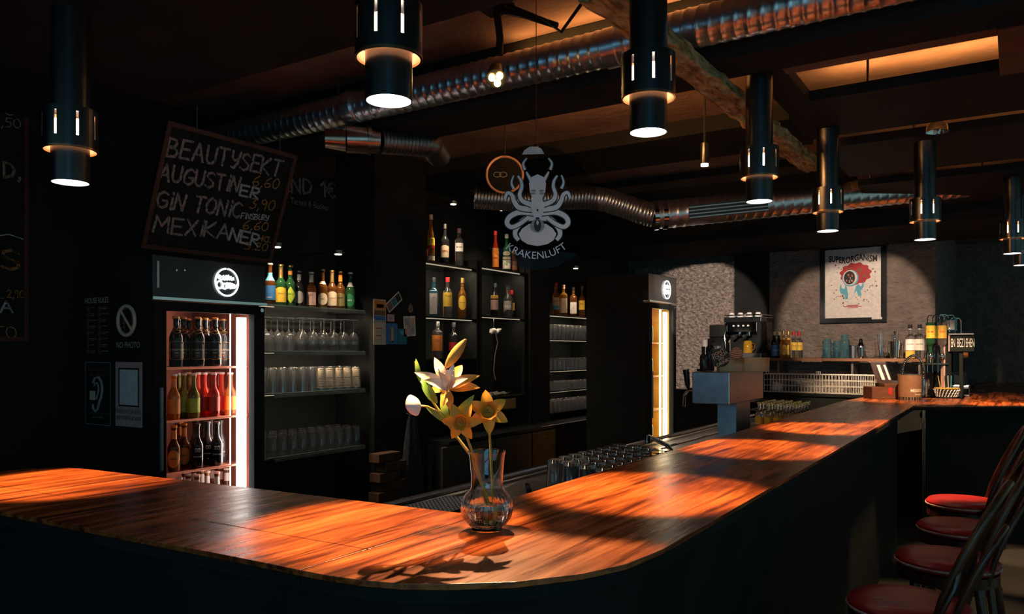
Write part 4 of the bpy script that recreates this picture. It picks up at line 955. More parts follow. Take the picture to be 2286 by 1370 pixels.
wwrite('A', (0, 697), (27, 697), .055, 'chalk_white', .006, True); wwrite('TO', (-14, 753), (37, 754), .055, 'chalk_orange', .005)
chalk([[wall_xy(-10, 527), wall_xy(20, 523), wall_xy(53, 534)]], 'chalk_white', w0, .005, wcb, Vector(Y1), Vector(Z1), Vector(X1))
# deposit notice chalked straight on the black wall
dep = onX(655, 470, XW + .003)
dn = thing('chalk_notice', 'glass deposit notice chalked on the black wall behind the hung board', 'chalk notice', dep)
def dep_xy(px, py): p = onX(px, py, XW + .003); return p.y - dep.y, p.z - dep.z
write('PFAND 1€', (570, 418), (748, 440), .105, 'chalk_pink', .010, True, dep, Vector(Y1), Vector(Z1), Vector(X1), dn, dep_xy)
flat_text('Gläser, Tassen & Becher', .062, onX(672, 452, XW + .003), Y1, Z1, X1, 'chalk_pink', dn, 'chalk_lettering', xs=.85)

# ================================================================ NOTICES ON THE SIDE OF THE FRIDGE (plane y = fy0, facing the guests)
SY = fy0 - .002
def notice(px0, px1, pt, pb, label, m, border=None):
    a, b = onY(px0, pb, SY), onY(px1, pb, SY); tz = onY((px0 + px1) / 2, pt, SY).z; bz = onY((px0 + px1) / 2, pb, SY).z
    t = thing('notice_sign', label, 'sign', ((a.x + b.x) / 2, SY, bz))
    MB().box(a.x, b.x, SY - .003, SY, bz, tz).build('sheet', m, t, world=True)
    if border: frame4(t, (a.x, SY - .004, bz), Vector(X1), Vector(Z1), Vector((0, 1, 0)), b.x - a.x, tz - bz, .003, .0012, border)
    return t, a.x, b.x, bz, tz
NP = (0, -1, 0)
def nt(s, size, x, z, m, t, xs=1.0): return flat_text(s, size, (x, SY - .0032, z), X1, Z1, NP, m, t, xs=xs)
t, x0, x1, z0, z1 = notice(191, 245, 657, 798, 'dark HOUSE RULES sign with rows of small icons', 'slate', 'frame_red_wood'); w = x1 - x0; h = z1 - z0
nt('HOUSE RULES', .042, (x0 + x1) / 2, z1 - .032, 'print_cream', t, .82)
b = MB(); ln = MB()
for k in range(8):
    for c in (0, 1):
        cx, cz = x0 + w * (.14 + .48 * c), z1 - h * (.22 + .098 * k)
        b.tube([(cx + .011 * math.cos(a * PI / 7), SY - .0042, cz + .013 * math.sin(a * PI / 7)) for a in range(14)], .0012, 4, closed=True)
        b.box(cx - .004, cx + .004, SY - .0045, SY - .003, cz - .005, cz + .005)
        ln.box(cx + .020, cx + .020 + w * random.uniform(.14, .27), SY - .0042, SY - .003, cz + .002, cz + .005)
        if (k + c) % 2: ln.box(cx + .020, cx + .020 + w * random.uniform(.1, .2), SY - .0042, SY - .003, cz - .006, cz - .003)
b.build('icons', 'print_brown', t, world=True); ln.build('rule_lines', 'print_grey', t, world=True)
t, x0, x1, z0, z1 = notice(257, 319, 652, 800, 'dark NO PHOTO sign with a crossed-out telephone', 'slate'); w = x1 - x0; h = z1 - z0; cx = (x0 + x1) / 2; cz = z1 - h * .43
rx = w * .30
MB().tube([(cx + rx * math.cos(a * PI / 16), SY - .0125, cz + rx * 1.02 * math.sin(a * PI / 16)) for a in range(32)], .009, 6, closed=True).build('ban_ring', 'print_cream', t, world=True)
MB().tube([(cx - rx * .7, SY - .0125, cz + rx * .72), (cx + rx * .7, SY - .0125, cz - rx * .72)], .006, 6).build('ban_bar', 'print_cream', t, world=True)
ph = MB()
for (a, bb_, c, d) in ((-.03, .03, .058, .062), (-.03, .03, -.062, -.058), (-.032, -.028, -.06, .06), (.028, .032, -.06, .06)): ph.box(cx + a, cx + bb_, SY - .0042, SY - .003, cz + c, cz + d)
for k in range(4): ph.box(cx - .048, cx - .030, SY - .0042, SY - .003, cz - .035 + .018 * k, cz - .026 + .018 * k)
ph.build('phone_icon', 'print_brown', t, world=True)
nt('NO PHOTO', .042, cx, z1 - h * .80, 'print_cream', t, .9)
t, x0, x1, z0, z1 = notice(192, 248, 808, 948, 'dark ear protection sign with a pale border and an ear', 'slate', 'print_grey'); w = x1 - x0; h = z1 - z0; cx = (x0 + x1) / 2
nt('GEHÖRSCHUTZ', .026, cx, z1 - h * .12, 'print_brown', t, .95); nt('AN DER BAR', .026, cx, z1 - h * .20, 'print_brown', t, .95)
e = [(-.03, .07), (-.012, .095), (.02, .10), (.045, .08), (.055, .04), (.045, .0), (.025, -.03), (.012, -.065), (-.01, -.075), (-.03, -.06), (-.03, -.04)]
cz = z1 - h * .55
MB().tube([(cx + x, SY - .010, cz + y) for x, y in e], .0065, 6).build('ear_icon', 'print_grey', t, True, world=True)
MB().tube([(cx - .012 + x * .5, SY - .006, cz + .02 + y * .5) for x, y in e[:8]], .005, 6).build('ear_icon', 'print_grey', t, True, world=True)
MB().box(cx - .07, cx - .022, SY - .006, SY - .003, cz - .018, cz + .028).build('ear_plug', 'print_cream', t, world=True)
nt('HEARING PROTECTION', .018, cx, z1 - h * .82, 'print_brown', t, .95); nt('AT THE BAR', .018, cx, z1 - h * .88, 'print_grey', t, .95)
t, x0, x1, z0, z1 = notice(259, 318, 808, 952, 'grey paper notice with an empty black-outlined square', 'print_pink'); w = x1 - x0; h = z1 - z0; cx = (x0 + x1) / 2
MB().box(x0 + w * .13, x1 - w * .10, SY - .0038, SY - .003, z0 + h * .31, z1 - h * .09).build('square', 'print_white', t, world=True)
frame4(t, (x0 + w * .13, SY - .0048, z0 + h * .31), Vector(X1), Vector(Z1), Vector((0, 1, 0)), w * .77, h * .60, .008, .0016, 'print_black')
nt('EINFACH SCANNEN', .030, cx, z0 + h * .23, 'print_dgreen', t, .80); nt('UND TICKETS SICHERN', .028, cx, z0 + h * .13, 'print_black', t, .72)

# ================================================================ POSTCARDS ON THE PILLAR
PX = SX + .0305
def card(px0, py0, px1, py1, label, bands, rot=0.0, name='postcard'):
    a, b = onX(px0, py1, PX), onX(px1, py0, PX); t = thing(name, label, 'postcard', ((a + b) / 2).to_tuple())
    w, h = b.y - a.y, b.z - a.z; c, s = math.cos(rot), math.sin(rot); U = Vector((0, c, s)); V = Vector((0, -s, c)); o = Vector((PX, 0, 0)) * 0 - U * w / 2 - V * h / 2
    MB().obox(o, U, V, Vector(X1), w, h, .002).build('sheet', bands[0], t)
    for (u0, v0, u1, v1, m) in bands[1:]: MB().obox(o + U * w * u0 + V * h * v0 + Vector((.002, 0, 0)), U, V, Vector(X1), w * (u1 - u0), h * (v1 - v0), .0008).build('print', m, t)
    return t
card(833, 669, 861, 717, 'postcard of an orange mountain sunset on the pillar', ['print_cream', (.06, .52, .94, .95, 'print_orange'), (.25, .62, .8, .78, 'print_black'), (.06, .28, .94, .5, 'print_brown'), (.06, .05, .94, .26, 'print_blue')])
card(834, 719, 861, 769, 'cream handwritten card with faint red lines on the pillar', ['print_cream', (.15, .70, .7, .74, 'print_red'), (.15, .55, .8, .58, 'print_pink'), (.15, .38, .6, .42, 'print_red'), (.15, .22, .75, .25, 'print_pink')])
card(861, 664, 897, 684, 'tilted pale strip of photographs on the pillar', ['print_white', (.04, .12, .34, .88, 'print_brown'), (.36, .12, .64, .88, 'print_teal'), (.66, .12, .96, .88, 'print_black')], .62)
card(862, 722, 887, 768, 'blue picture card with a golden figure on the pillar', ['print_blue', (.45, .1, .62, .8, 'print_gold'), (.1, .05, .9, .16, 'print_teal')])
card(888, 734, 908, 768, 'plain teal card on the pillar', ['print_teal', (.3, .6, .6, .9, 'print_skyblue')])
card(901, 706, 927, 750, 'white card divided into four small pictures on the pillar', ['print_white', (.1, .55, .45, .9, 'print_grey'), (.58, .55, .9, .9, 'print_pink'), (.1, .1, .45, .45, 'print_pink'), (.58, .1, .9, .45, 'print_grey'), (.485, 0, .515, 1, 'print_black'), (0, .49, 1, .51, 'print_black')], .06)
card(864, 702, 880, 717, 'small pale grey sticker on the pillar', ['print_pink', (.2, .3, .7, .6, 'print_grey')])
p = onX(916, 690, PX); st_ = thing('round_sticker', 'dark round sticker with a house outline on the pillar', 'sticker', p)
MB().tube([(0, 0, 0), (.003, 0, 0)], .028, 24).build('disc', 'print_brown', st_)
MB().tube([(.0035, .018 * math.cos(a), .018 * math.sin(a)) for a in [k * PI / 10 for k in range(20)]], .002, 5, closed=True).build('ring_print', 'print_grey', st_)
MB().tube([(.0035, -.022, .016), (.0035, 0, .042), (.0035, .022, .016)], .0025, 5).build('roof_print', 'print_grey', st_)

# ================================================================ HANGING OCTOPUS SIGN
kc = atd(1197, 463, 2.9); kn = (Vector((0, 0, EYE)) - kc); kn.z = 0; kn.normalize(); ku = Vector((-kn.y, kn.x, 0)); kz = Vector(Z1)
if ku.dot(Vector((RT.x, RT.y, 0))) < 0: ku = -ku
ks = 2.9 / F                                                  # metres per photo pixel at the sign
kr = thing('octopus_sign', 'hanging clear round sign with a white octopus and arched lettering', 'sign', kc)
def K(x, y): return kc + ku * (x - 1197) * ks + kz * (463 - y) * ks
disc = [(138 * ks * math.cos(a * PI / 36), 138 * ks * math.sin(a * PI / 36)) for a in range(72)]
MB().plate(disc, kc - kn * .003, ku, kz, kn, .003).build('disc', 'acrylic_dark', kr, world=True)
mat('octo_white', (0.88, 0.87, 0.87), 0.6, col2=(0.78, 0.77, 0.77), scale=12)
def tent(pts, r0, r1, nm='tentacle', m='octo_white', off=0.0, th=.003):
    P = [Vector((x, y)) for x, y in pts]; sm = []
    for i in range(len(P) - 1):
        a, b, c, d = P[max(i - 1, 0)], P[i], P[i + 1], P[min(i + 2, len(P) - 1)]
        for k in range(6):
            t = k / 6; sm.append(.5 * ((2 * b) + (c - a) * t + (2 * a - 5 * b + 4 * c - d) * t * t + (3 * b - a - 3 * c + d) * t ** 3))
    sm.append(P[-1]); L = []; R = []
    for i, q in enumerate(sm):
        tg = (sm[min(i + 1, len(sm) - 1)] - sm[max(i - 1, 0)]).normalized(); n = Vector((-tg.y, tg.x)); r = r0 + (r1 - r0) * i / (len(sm) - 1)
        L.append(q + n * r); R.append(q - n * r)
    b = MB()
    for i in range(len(sm) - 1):
        b.plate([((v.x - 1197) * ks, (463 - v.y) * ks) for v in (L[i], R[i], R[i + 1], L[i + 1])], kc + kn * off, ku, kz, kn, th)
    return b.build(nm, m, kr, world=True)
def blob(pts, nm, m='octo_white', off=0.0, t=.004):
    MB().plate([((x - 1197) * ks, (463 - y) * ks) for x, y in pts], kc + kn * off, ku, kz, kn, t).build(nm, m, kr, world=True)
def ell(cx, cy, rx, ry, n=28): return [(cx + rx * math.cos(2 * PI * k / n), cy + ry * math.sin(2 * PI * k / n)) for k in range(n)]
MX = lambda pts: [(2400 - x, y) for x, y in pts]              # mirrored about x = 1200
blob([(1158, 522), (1166, 510), (1180, 500), (1200, 497), (1220, 500), (1234, 510), (1242, 522), (1236, 536), (1222, 545), (1200, 549), (1178, 545), (1164, 536)], 'eye_shape', t=.003)
def two(pts, r0, r1, lv):
    tent(pts, r0 + 2.2, r1 + 2.0, 'outline', 'print_black', .0030 + .0012 * lv, .0005); tent(pts, r0, r1, 'tentacle', 'octo_white', .0036 + .0012 * lv, .0005)
for side in (lambda q: q, MX):
    two(side([(1196, 486), (1172, 490), (1154, 508), (1150, 524), (1158, 536)]), 6.5, 4, 0)
    two(side([(1192, 476), (1160, 474), (1138, 484), (1132, 498), (1142, 507), (1160, 500), (1178, 487)]), 6, 4, 1)
    two(side([(1190, 468), (1160, 464), (1148, 450), (1143, 436), (1133, 431), (1127, 444)]), 6, 3, 2)
    two(side([(1188, 458), (1168, 450), (1160, 436), (1165, 418), (1163, 404), (1156, 393)]), 5.5, 2, 3)
    two(side([(1147, 422), (1142, 408), (1147, 392)]), 3, 1.2, 3)
    two(side([(1186, 404), (1179, 392), (1175, 384)]), 4, 1.2, 3)
    two(side([(1172, 380), (1168, 366), (1176, 354)]), 3, 1.2, 3)
blob([(1183, 430), (1181, 410), (1187, 396), (1200, 390), (1213, 396), (1219, 410), (1217, 430), (1210, 446), (1216, 456), (1214, 472), (1208, 486), (1192, 486), (1186, 472), (1184, 456), (1190, 446)], 'body', off=.0085, t=.001)
blob(ell(1200, 504, 15, 15), 'iris', 'print_grey', .0096, .001); blob(ell(1200, 504, 8, 14), 'pupil', 'print_black', .0108, .001); blob(ell(1200, 498, 2.5, 5), 'glint', 'print_white', .0120, .001)
for x, y in ((1191, 427), (1209, 427), (1190, 433), (1210, 433)): blob(ell(x, y, 6, 2.6, 12), 'eye', 'print_grey', .0096, .001)
blob(ell(1200, 470, 2.2, 3, 10), 'mouth', 'print_black', .0096, .001)
blob([(1166, 345), (1170, 336), (1182, 328), (1196, 327), (1208, 332), (1215, 344)], 'clamp_highlight', 'print_white', .001, .004)  # clamp in flat white, the bright highlight put into its colour
def arcb(x, y): a = x / (118 * ks); r = 118 * ks - y; return r * math.sin(a), 60 * ks - r * math.cos(a) - 52 * ks
def arc2(x, y):
    R = 103 * ks; a = x / R; r = R - y
    return r * math.sin(a), R * .0 + (503 - 463) * -ks * 0 - r * math.cos(a) + (463 - 468) * ks
flat_text('KRAKENLUFT', 23 * ks, kc + kn * .003, ku, kz, kn, 'octo_white', kr, bend=arc2, xs=1.0)
MB().tube([K(1197, 326) + kn * .0, Vector((K(1197, 326).x, K(1197, 326).y, CEIL))], .0016, 6).build('cord', 'brass_ring', kr, world=True)
MB().lathe([(0, .004), (.010, .002), (.013, -.006), (.0, -.008)], 14, c=K(1197, 325)).build('hook', 'brass_ring', kr, True, world=True)
# round ring sign behind it
rc = atd(1127, 390, 4.7); rs = thing('ring_sign', 'round dark hanging sign with a copper rim behind the octopus sign', 'sign', rc, math.atan2(-rc.y, -rc.x))
rr_ = .108
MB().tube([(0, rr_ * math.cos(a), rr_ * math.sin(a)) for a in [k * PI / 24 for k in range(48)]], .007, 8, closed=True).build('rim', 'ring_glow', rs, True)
MB().tube([(-.010, 0, 0), (.0, 0, 0)], rr_, 40).build('disc', 'slate', rs)
MB().tube([(-.005, 0, rr_), (-.005, 0, CEIL - rc.z)], .004, 8).build('rod', 'black_gloss', rs)
lg = MB(); lg.tube([(.003, -.045 + .022 * math.cos(k * PI / 8), .015 * math.sin(k * PI / 8)) for k in range(16)], .003, 5, closed=True); lg.tube([(.003, -.01 + .022 * math.cos(k * PI / 8), .015 * math.sin(k * PI / 8)) for k in range(16)], .003, 5, closed=True)
lg.build('logo_print', 'print_grey', rs)

# ================================================================ POSTER
pc = [onW(1832, 720, .01), onW(1980, 719, .01)]; pt_ = onW(1906, 544, .01).z; pb_ = onW(1906, 720, .01).z
po = thing('framed_poster', 'black-framed SUPERORGANISM concert poster on the roughcast wall', 'poster', (pc[0] + pc[1]) / 2)
PW = (pc[1] - pc[0]).length; PH = pt_ - pb_; po0 = pc[0].copy(); po0.z = pb_
frame4(po, po0, WU, Vector(Z1), WN, PW, PH, .052, .03, 'black_gloss')
MB().obox(po0 + WU * .04 + Vector((0, 0, .04)), WU, Vector(Z1), WN, PW - .08, PH - .08, .012).build('paper', 'print_white', po, world=True)
PO = po0 + WU * (PW / 2) + WN * .0135
def PPl(pts, nm, m, off=0.0): MB().plate([((x - .5) * (PW - .10), y * PH) for x, y in pts], PO + WN * off, WU, Vector(Z1), WN, .001).build(nm, m, po, world=True)
def curly(cx, cy, rx, ry, n, amp, ph=0): return [(cx + rx * (1 + amp * math.sin(k * 2 * PI / 60 * n + ph)) * math.cos(k * 2 * PI / 60), cy + ry * (1 + amp * math.sin(k * 2 * PI / 60 * n + ph)) * math.sin(k * 2 * PI / 60)) for k in range(60)]
PPl(curly(.55, .62, .27, .135, 11, .07), 'hair_print', 'print_red')
for cx, cy, r in ((.45, .68, .06), (.62, .66, .07), (.70, .58, .06), (.55, .60, .05), (.36, .60, .05)): PPl(curly(cx, cy, r * .5, r * .35, 3, .25), 'curl_print', 'print_brown', .001)
PPl(ell(.46, .565, .145, .105), 'face_print', 'print_skyblue', .002); PPl(ell(.455, .57, .125, .095), 'face_print', 'print_white', .003); PPl(ell(.445, .57, .10, .085), 'void_print', 'print_black', .004)
for k in range(16): PPl(ell(.445 + random.uniform(-.07, .07), .57 + random.uniform(-.06, .06), .012, .009, 8), 'speck_print', random.choice(['print_grey', 'print_red', 'print_pink']), .005)
PPl([(.27, .45), (.29, .50), (.31, .44), (.36, .43), (.37, .50), (.40, .45), (.42, .36), (.41, .30), (.36, .30), (.36, .35), (.28, .38)], 'hand_print', 'print_skyblue', .001)
PPl([(.60, .33), (.66, .34), (.64, .40), (.70, .45), (.69, .52), (.65, .45), (.60, .49), (.56, .46), (.52, .36), (.57, .40)], 'hand_print', 'print_skyblue', .001)
for k in range(46):
    a = random.uniform(0, 2 * PI); r = random.uniform(.75, 1.25)
    x, y = .5 + .36 * r * math.cos(a), .52 + .27 * r * math.sin(a)
    if .06 < x < .94 and .2 < y < .8: PPl(ell(x, y, random.uniform(.006, .018), random.uniform(.004, .012), 9), 'stone_print', 'print_brown', .001)
flat_text('SUPERORGANISM', .092, PO + Vector((0, 0, PH * .805)), WU, Z1, WN, 'print_black', po, bold=.03, xs=.68, bend=lambda x, y: (x, y + .012 * math.sin(x * 22)))
for k, (w_, z_) in enumerate(((.10, .215), (.16, .20), (.09, .185))): PPl([(.5 - w_, z_), (.5 + w_, z_), (.5 + w_, z_ + .009), (.5 - w_, z_ + .009)], 'credit_print', 'print_red')
MB().obox(po0 + WU * (PW - .14) + Vector((0, 0, .03)) + WN * .030, WU, Vector(Z1), WN, .10, .022, .002).build('plaque', 'print_white', po, world=True)

# ================================================================ VASE AND FLOWERS
VP = VASE + Vector((0, 0, .0008)); vs_ = 1.9 / F
va = thing('glass_vase', 'clear fluted glass vase half full of water on the bar corner', 'vase', VP)
Z = lambda py: (1184 - py) * vs_
fl_ = lambda a, z: (.012 * math.cos(a * 36) if .008 < z < .085 else 0)
vo_ = [(0, .0), (.036, .0), (.038, .003), (.036, .008), (.046, .014), (.058, .030), (.063, .050), (.060, .072), (.050, .088), (.0405, .098), (.038, .108), (.039, .13), (.043, .175), (.046, Z(1010))]
vi_ = [(.0435, Z(1010)), (.0405, .175), (.0365, .13), (.0355, .108), (.038, .0985), (.0475, .087), (.0575, .071), (.0605, .050), (.0555, .031), (.043, .016), (0, .011)]
MB().lathe(vo_ + vi_, 144, flute=fl_).build('body', 'glass', va, True)
MB().lathe([(0, .0125), (.042, .0175), (.054, .032), (.0588, .050), (.0570, .066), (.0, .066)], 48).build('water', 'water', va, True)
def petal(base, d, up, L, w, curl, m, parent, nm='petal', thick=.0008):
    # a pointed petal growing along d, bending back towards -up
    d = Vector(d).normalized(); up = Vector(up); side = d.cross(up).normalized(); upn = side.cross(d).normalized(); b = MB(); n = 8; q = 4; vs = []
    for lay in (0, 1):
        for i in range(n + 1):
            t = i / n; ww = w * (math.sin(PI * min(1, t * .92 + .08)) ** .8) * (1 - .1 * t)
            c = Vector(base) + d * L * t + upn * (L * curl * t * t * -1 + L * .12 * math.sin(PI * t)) - upn * thick * lay
            for j in range(q + 1):
                s = -1 + 2 * j / q; vs.append(c + side * ww * s + upn * (.25 * ww * s * s))
    fs = []; m0 = (n + 1) * (q + 1)
    for lay in (0, 1):
        for i in range(n):
            for j in range(q):
                a = lay * m0 + i * (q + 1) + j; f = (a, a + 1, a + q + 2, a + q + 1); fs.append(f if lay == 0 else f[::-1])
    b.add(vs, fs); return b.build(nm, m, parent, True, world=True)
def FP(px, py, dd=0.0): return atd(px, py, 1.9 + dd)
toC = (Vector((0, 0, EYE)) - VP); toC.z = 0; toC.normalize(); rtv = Vector((RT.x, RT.y, 0)); zv = Vector(Z1)
def flower(name, label, c, axis, parts):
    t = thing(name, label, 'flower', VP + Vector((0, 0, .02))); return t
# daffodils
for (cx, cy, dd, sz, st0, lab, tw, ax_) in ((1031, 940, -.035, .046, [(1042, 975, .0), (1062, 1030, .0), (1080, 1100, .01), (1088, 1158, .01)], 'yellow daffodil facing the room at the front of the vase', .3, (-.15, -.05)),
                                        (1088, 920, -.01, .052, [(1092, 948, .01), (1096, 1020, .01), (1100, 1090, .01), (1098, 1160, .01)], 'yellow daffodil turned upward beside the other in the vase', .0, (.12, .25))):
    t = thing('daffodil', lab, 'flower', VP + Vector((0, 0, .02))); c = FP(cx, cy, dd)
    ax = (toC + rtv * ax_[0] + zv * ax_[1]).normalized(); s1 = ax.orthogonal().normalized(); s2_ = ax.cross(s1)
    MB().tube([c - ax * .006] + [FP(*q) for q in st0], .0032, 8).build('stem', 'stem', t, True, world=True)
    for k in range(6):
        a = 2 * PI * k / 6 + tw; d = s1 * math.cos(a) + s2_ * math.sin(a)
        petal(c, d + ax * .12, ax, sz * 1.05, sz * .30, .10, 'petal_yellow', t)
    tp = []
    b = MB(); n = 20
    for k, (r, z) in enumerate([(.30, 0), (.34, .2), (.38, .45), (.46, .62)]):
        pass
    vs2 = []; fs2 = []; rings = [(.28, -.02), (.32, .2), (.36, .42), (.47, .58), (.44, .57), (.33, .40), (.28, .2), (.0, .05)]
    for i in range(n):
        a = 2 * PI * i / n
        for (r, z) in rings:
            fr_ = 1 + (.08 * math.sin(a * 7) if z > .5 else 0); vs2.append(c + (s1 * math.cos(a) + s2_ * math.sin(a)) * r * sz * fr_ * .9 + ax * z * sz * .8)
    m_ = len(rings)
    for i in range(n):
        for j in range(m_ - 1): fs2.append((i * m_ + j, ((i + 1) % n) * m_ + j, ((i + 1) % n) * m_ + j + 1, i * m_ + j + 1))
    b.add(vs2, fs2).build('trumpet', 'trumpet', t, True, world=True)
    for k in range(3):
        a = 2 * PI * k / 3; q = c + (s1 * math.cos(a) + s2_ * math.sin(a)) * .004
        MB().tube([q, q + ax * sz * .38], .0014, 6).build('stamen', 'bud_ochre', t, True, world=True)
# lily stem with blossoms, buds and leaves
li = thing('lily_stem', 'tall lily stem with white-orange blossoms, closed buds and green leaves', 'flower', VP + Vector((0, 0, .02)))
MB().tube([FP(925, 806, .03), FP(935, 845, .03), FP(965, 895, .02), FP(1000, 945, .01), FP(1020, 975, .01), FP(1054, 1020, .0), FP(1075, 1080, -.01), FP(1098, 1140, -.015)], [.0015, .0025, .003, .0035, .0035, .004, .004, .004], 8).build('stem', 'stem', li, True, world=True)
MB().tube([FP(930, 905, .0), FP(955, 907, .0), FP(985, 922, .01), FP(1002, 945, .01)], [.003, .0025, .0022, .002], 8).build('stem_branch', 'stem', li, True, world=True)
MB().tube([FP(1000, 860, .0), FP(1005, 900, .0), FP(1008, 945, .01)], .0028, 8).build('stem_branch', 'stem', li, True, world=True)
def bud(pa, pb, r, m, nm='bud'):
    pa, pb = Vector(pa), Vector(pb); n = 12
    MB().tube([pa.lerp(pb, i / n) for i in range(n + 1)], [max(.0012, r * math.sin(PI * (i / n * .93 + .035)) ** .75) for i in range(n + 1)], 14).build(nm, m, li, True, world=True)
bud(FP(994, 822, -.01), FP(1040, 757, -.02), .0135, 'bud_ochre'); bud(FP(914, 882, -.02), FP(931, 927, -.03), .0185, 'bud_white')
# big open blossom, seen from the side: long recurving petals fanned round its throat
bc = FP(1000, 868, -.01)
for (ex, ey, dd, w_, m_, cu) in ((935, 832, -.04, .013, 'petal_white', .15), (972, 802, .0, .012, 'petal_white', .05), (958, 848, -.06, .012, 'petal_white', .2), (1010, 820, -.05, .012, 'petal_white', .1), (1062, 838, -.03, .012, 'petal_orange', .15),
                                 (985, 835, -.08, .011, 'petal_white', .1), (1030, 815, .03, .012, 'petal_orange', .1), (1065, 862, -.02, .012, 'petal_orange', .15), (1035, 845, -.07, .011, 'petal_white', .1), (960, 870, .02, .011, 'petal_orange', .1), (990, 905, -.04, .011, 'petal_orange', -.1), (1005, 912, -.02, .010, 'petal_orange', -.1)):
    e_ = FP(ex, ey, dd); petal(bc + (e_ - bc) * .08, e_ - bc, toC + zv * .4, (e_ - bc).length, w_ * 1.15, cu, m_, li)
for k in range(5):
    e_ = FP(1000 + random.uniform(-22, 14), 832 + random.uniform(-10, 10), -.09); MB().tube([bc, bc.lerp(e_, .6) + toC * .01, e_], .0010, 5).build('stamen', 'petal_white', li, True, world=True)
for (pa, pb, w_) in (((938, 850, .02), (928, 800, .02), .007), ((962, 893, .01), (938, 838, .03), .008), ((975, 900, .0), (955, 855, -.02), .008), ((1000, 945, .01), (985, 880, .02), .010), ((1004, 945, .0), (950, 908, -.02), .007),
                    ((1012, 940, .0), (1058, 882, -.02), .013), ((1020, 965, .0), (1000, 925, -.03), .008), ((992, 930, .0), (968, 915, .03), .008)):
    A_, B_ = FP(*pa), FP(*pb); petal(A_, B_ - A_, toC, (B_ - A_).length, w_, .08, 'leaf', li, 'leaf')

# ================================================================ BAR STOOLS
def make_stool():
    t = thing('bar_stool', 'x', 'stool', group='red bentwood bar stools along the bar')
    R = .178; zt = .75
    MB().lathe([(0, zt - .045), (R * .93, zt - .045), (R, zt - .035), (R * 1.0, zt - .014), (R * .93, zt - .002), (R * .6, zt + .004), (0, zt + .005)], 44).build('seat', 'red_leather', t, True)
    MB().tube([(R * 1.005 * math.cos(k * PI / 24), R * 1.005 * math.sin(k * PI / 24), zt - .026) for k in range(48)], .0042, 6, closed=True).build('piping', 'piping_pale', t, True)
    MB().lathe([(R * .80, zt - .085), (R * .98, zt - .085), (R * .98, zt - .047), (R * .80, zt - .047), (R * .80, zt - .085)], 40).build('seat_ring', 'bentwood', t, True)
    for sx in (-1, 1):
        for sy_ in (-1, 1):
            MB().tube([(sx * .10, sy_ * .10, zt - .06), (sx * .135, sy_ * .135, .40), (sx * .19, sy_ * .19, .0)], [.017, .016, .013], 10).build('leg', 'bentwood', t, True)
    MB().tube([(.165 * math.cos(k * PI / 20), .165 * math.sin(k * PI / 20), .30) for k in range(40)], .010, 8, closed=True).build('foot_ring', 'bentwood', t, True)
    def hoop(w, h, lean, r, nm, x0):
        pts = []
        for k in range(25):
            u = k / 24; a = PI * u; y = -w * math.cos(a); z = h * math.sin(a) ** .62
            pts.append((x0 + lean * (z / h) ** 1.3 + .02 * math.sin(a), y, zt - .07 + z))
        MB().tube(pts, r, 10).build(nm, 'bentwood', t, True)
    hoop(.165, .46, .16, .0125, 'back_hoop', .09); hoop(.105, .33, .11, .010, 'inner_hoop', .13)
    for s in (-1, 1): MB().tube([(.07, s * .172, zt - .05), (.12, s * .19, zt + .02), (.155, s * .175, zt + .10), (.165, s * .15, zt + .16)], .008, 8).build('side_brace', 'bentwood', t, True)
    return t
stl, u = make_stool(), []
for (px, py, lab, rz) in ((2028, 1336, 'red leather bar stool with cracked seat, the one by the bar corner', -.1), (2114, 1238, 'red leather bar stool, second from the bar corner', .05), (2146, 1168, 'red leather bar stool, third from the bar corner', -.06), (2152, 1114, 'red leather bar stool, fourth from the bar corner', .03)):
    p = onZ(px, py, .75); p.z = 0; place(stl, u, p, rz, lab)
sc_ = MB()
p0 = onZ(1975, 1345, .7562)
for k in range(9): q = p0 + Vector((random.uniform(-.04, .04), random.uniform(-.04, .04), 0)); sc_.tube([q, q + Vector((random.uniform(-.03, .03), random.uniform(-.02, .02), 0))], .0008, 4)
cr = sc_.build('seat_cracks', 'piping_pale', stl, world=True); cr['kind'] = 'stuff'

# ================================================================ TAP TOWER WITH COASTER HOLDER
T0 = atd(1628, 903, 4.6); tx1 = T0.x; ty0 = T0.y; tz0 = T0.z; tz1 = atd(1628, 831, 4.6).z; tx0 = onY(1545, 900, ty0).x; ty1 = onX(1704, 880, tx1).y
tt = thing('tap_tower', 'boxy polished steel beer tap tower with black handles', 'beer tap', ((tx0 + tx1) / 2, (ty0 + ty1) / 2, .93))
MB().bbox(tx0, tx1, ty0, ty1, tz0, tz1, .004).build('box', 'steel', tt, world=True)
ped = [(.30, .02), (.62, .0)]
MB().prism([(tx0 + .09, ty0 + .20), (tx1 - .02, ty0 + .20), (tx1 - .02, ty0 + .50), (tx0 + .09, ty0 + .50)], .9308, tz0 + .001).build('pedestal', 'steel', tt, world=True)
for k, yy in enumerate((ty0 + .10, ty0 + .35)):
    MB().tube([(tx0 + .002, yy, tz0 + .08), (tx0 - .06, yy, tz0 + .075), (tx0 - .085, yy, tz0 + .04), (tx0 - .09, yy, tz0 - .03)], .011, 10).build('spout', 'chrome', tt, True, world=True)
    MB().tube([(tx0 - .06, yy, tz0 + .08), (tx0 - .065, yy, tz0 + .11), (tx0 - .075, yy, tz0 + .20)], [.008, .016, .020], 10).build('handle', 'black_gloss', tt, True, world=True)
ch = atd(1640, 826, 4.75); ch.z = tz1 + .0008
hh = thing('coaster_holder', 'pale acrylic coaster holder on top of the tap tower', 'coaster holder', ch)
hx = Vector((RT.x, RT.y, 0)); hn = Vector((-FW.x, -FW.y, 0))
for s in (-.02, .16):
    pass
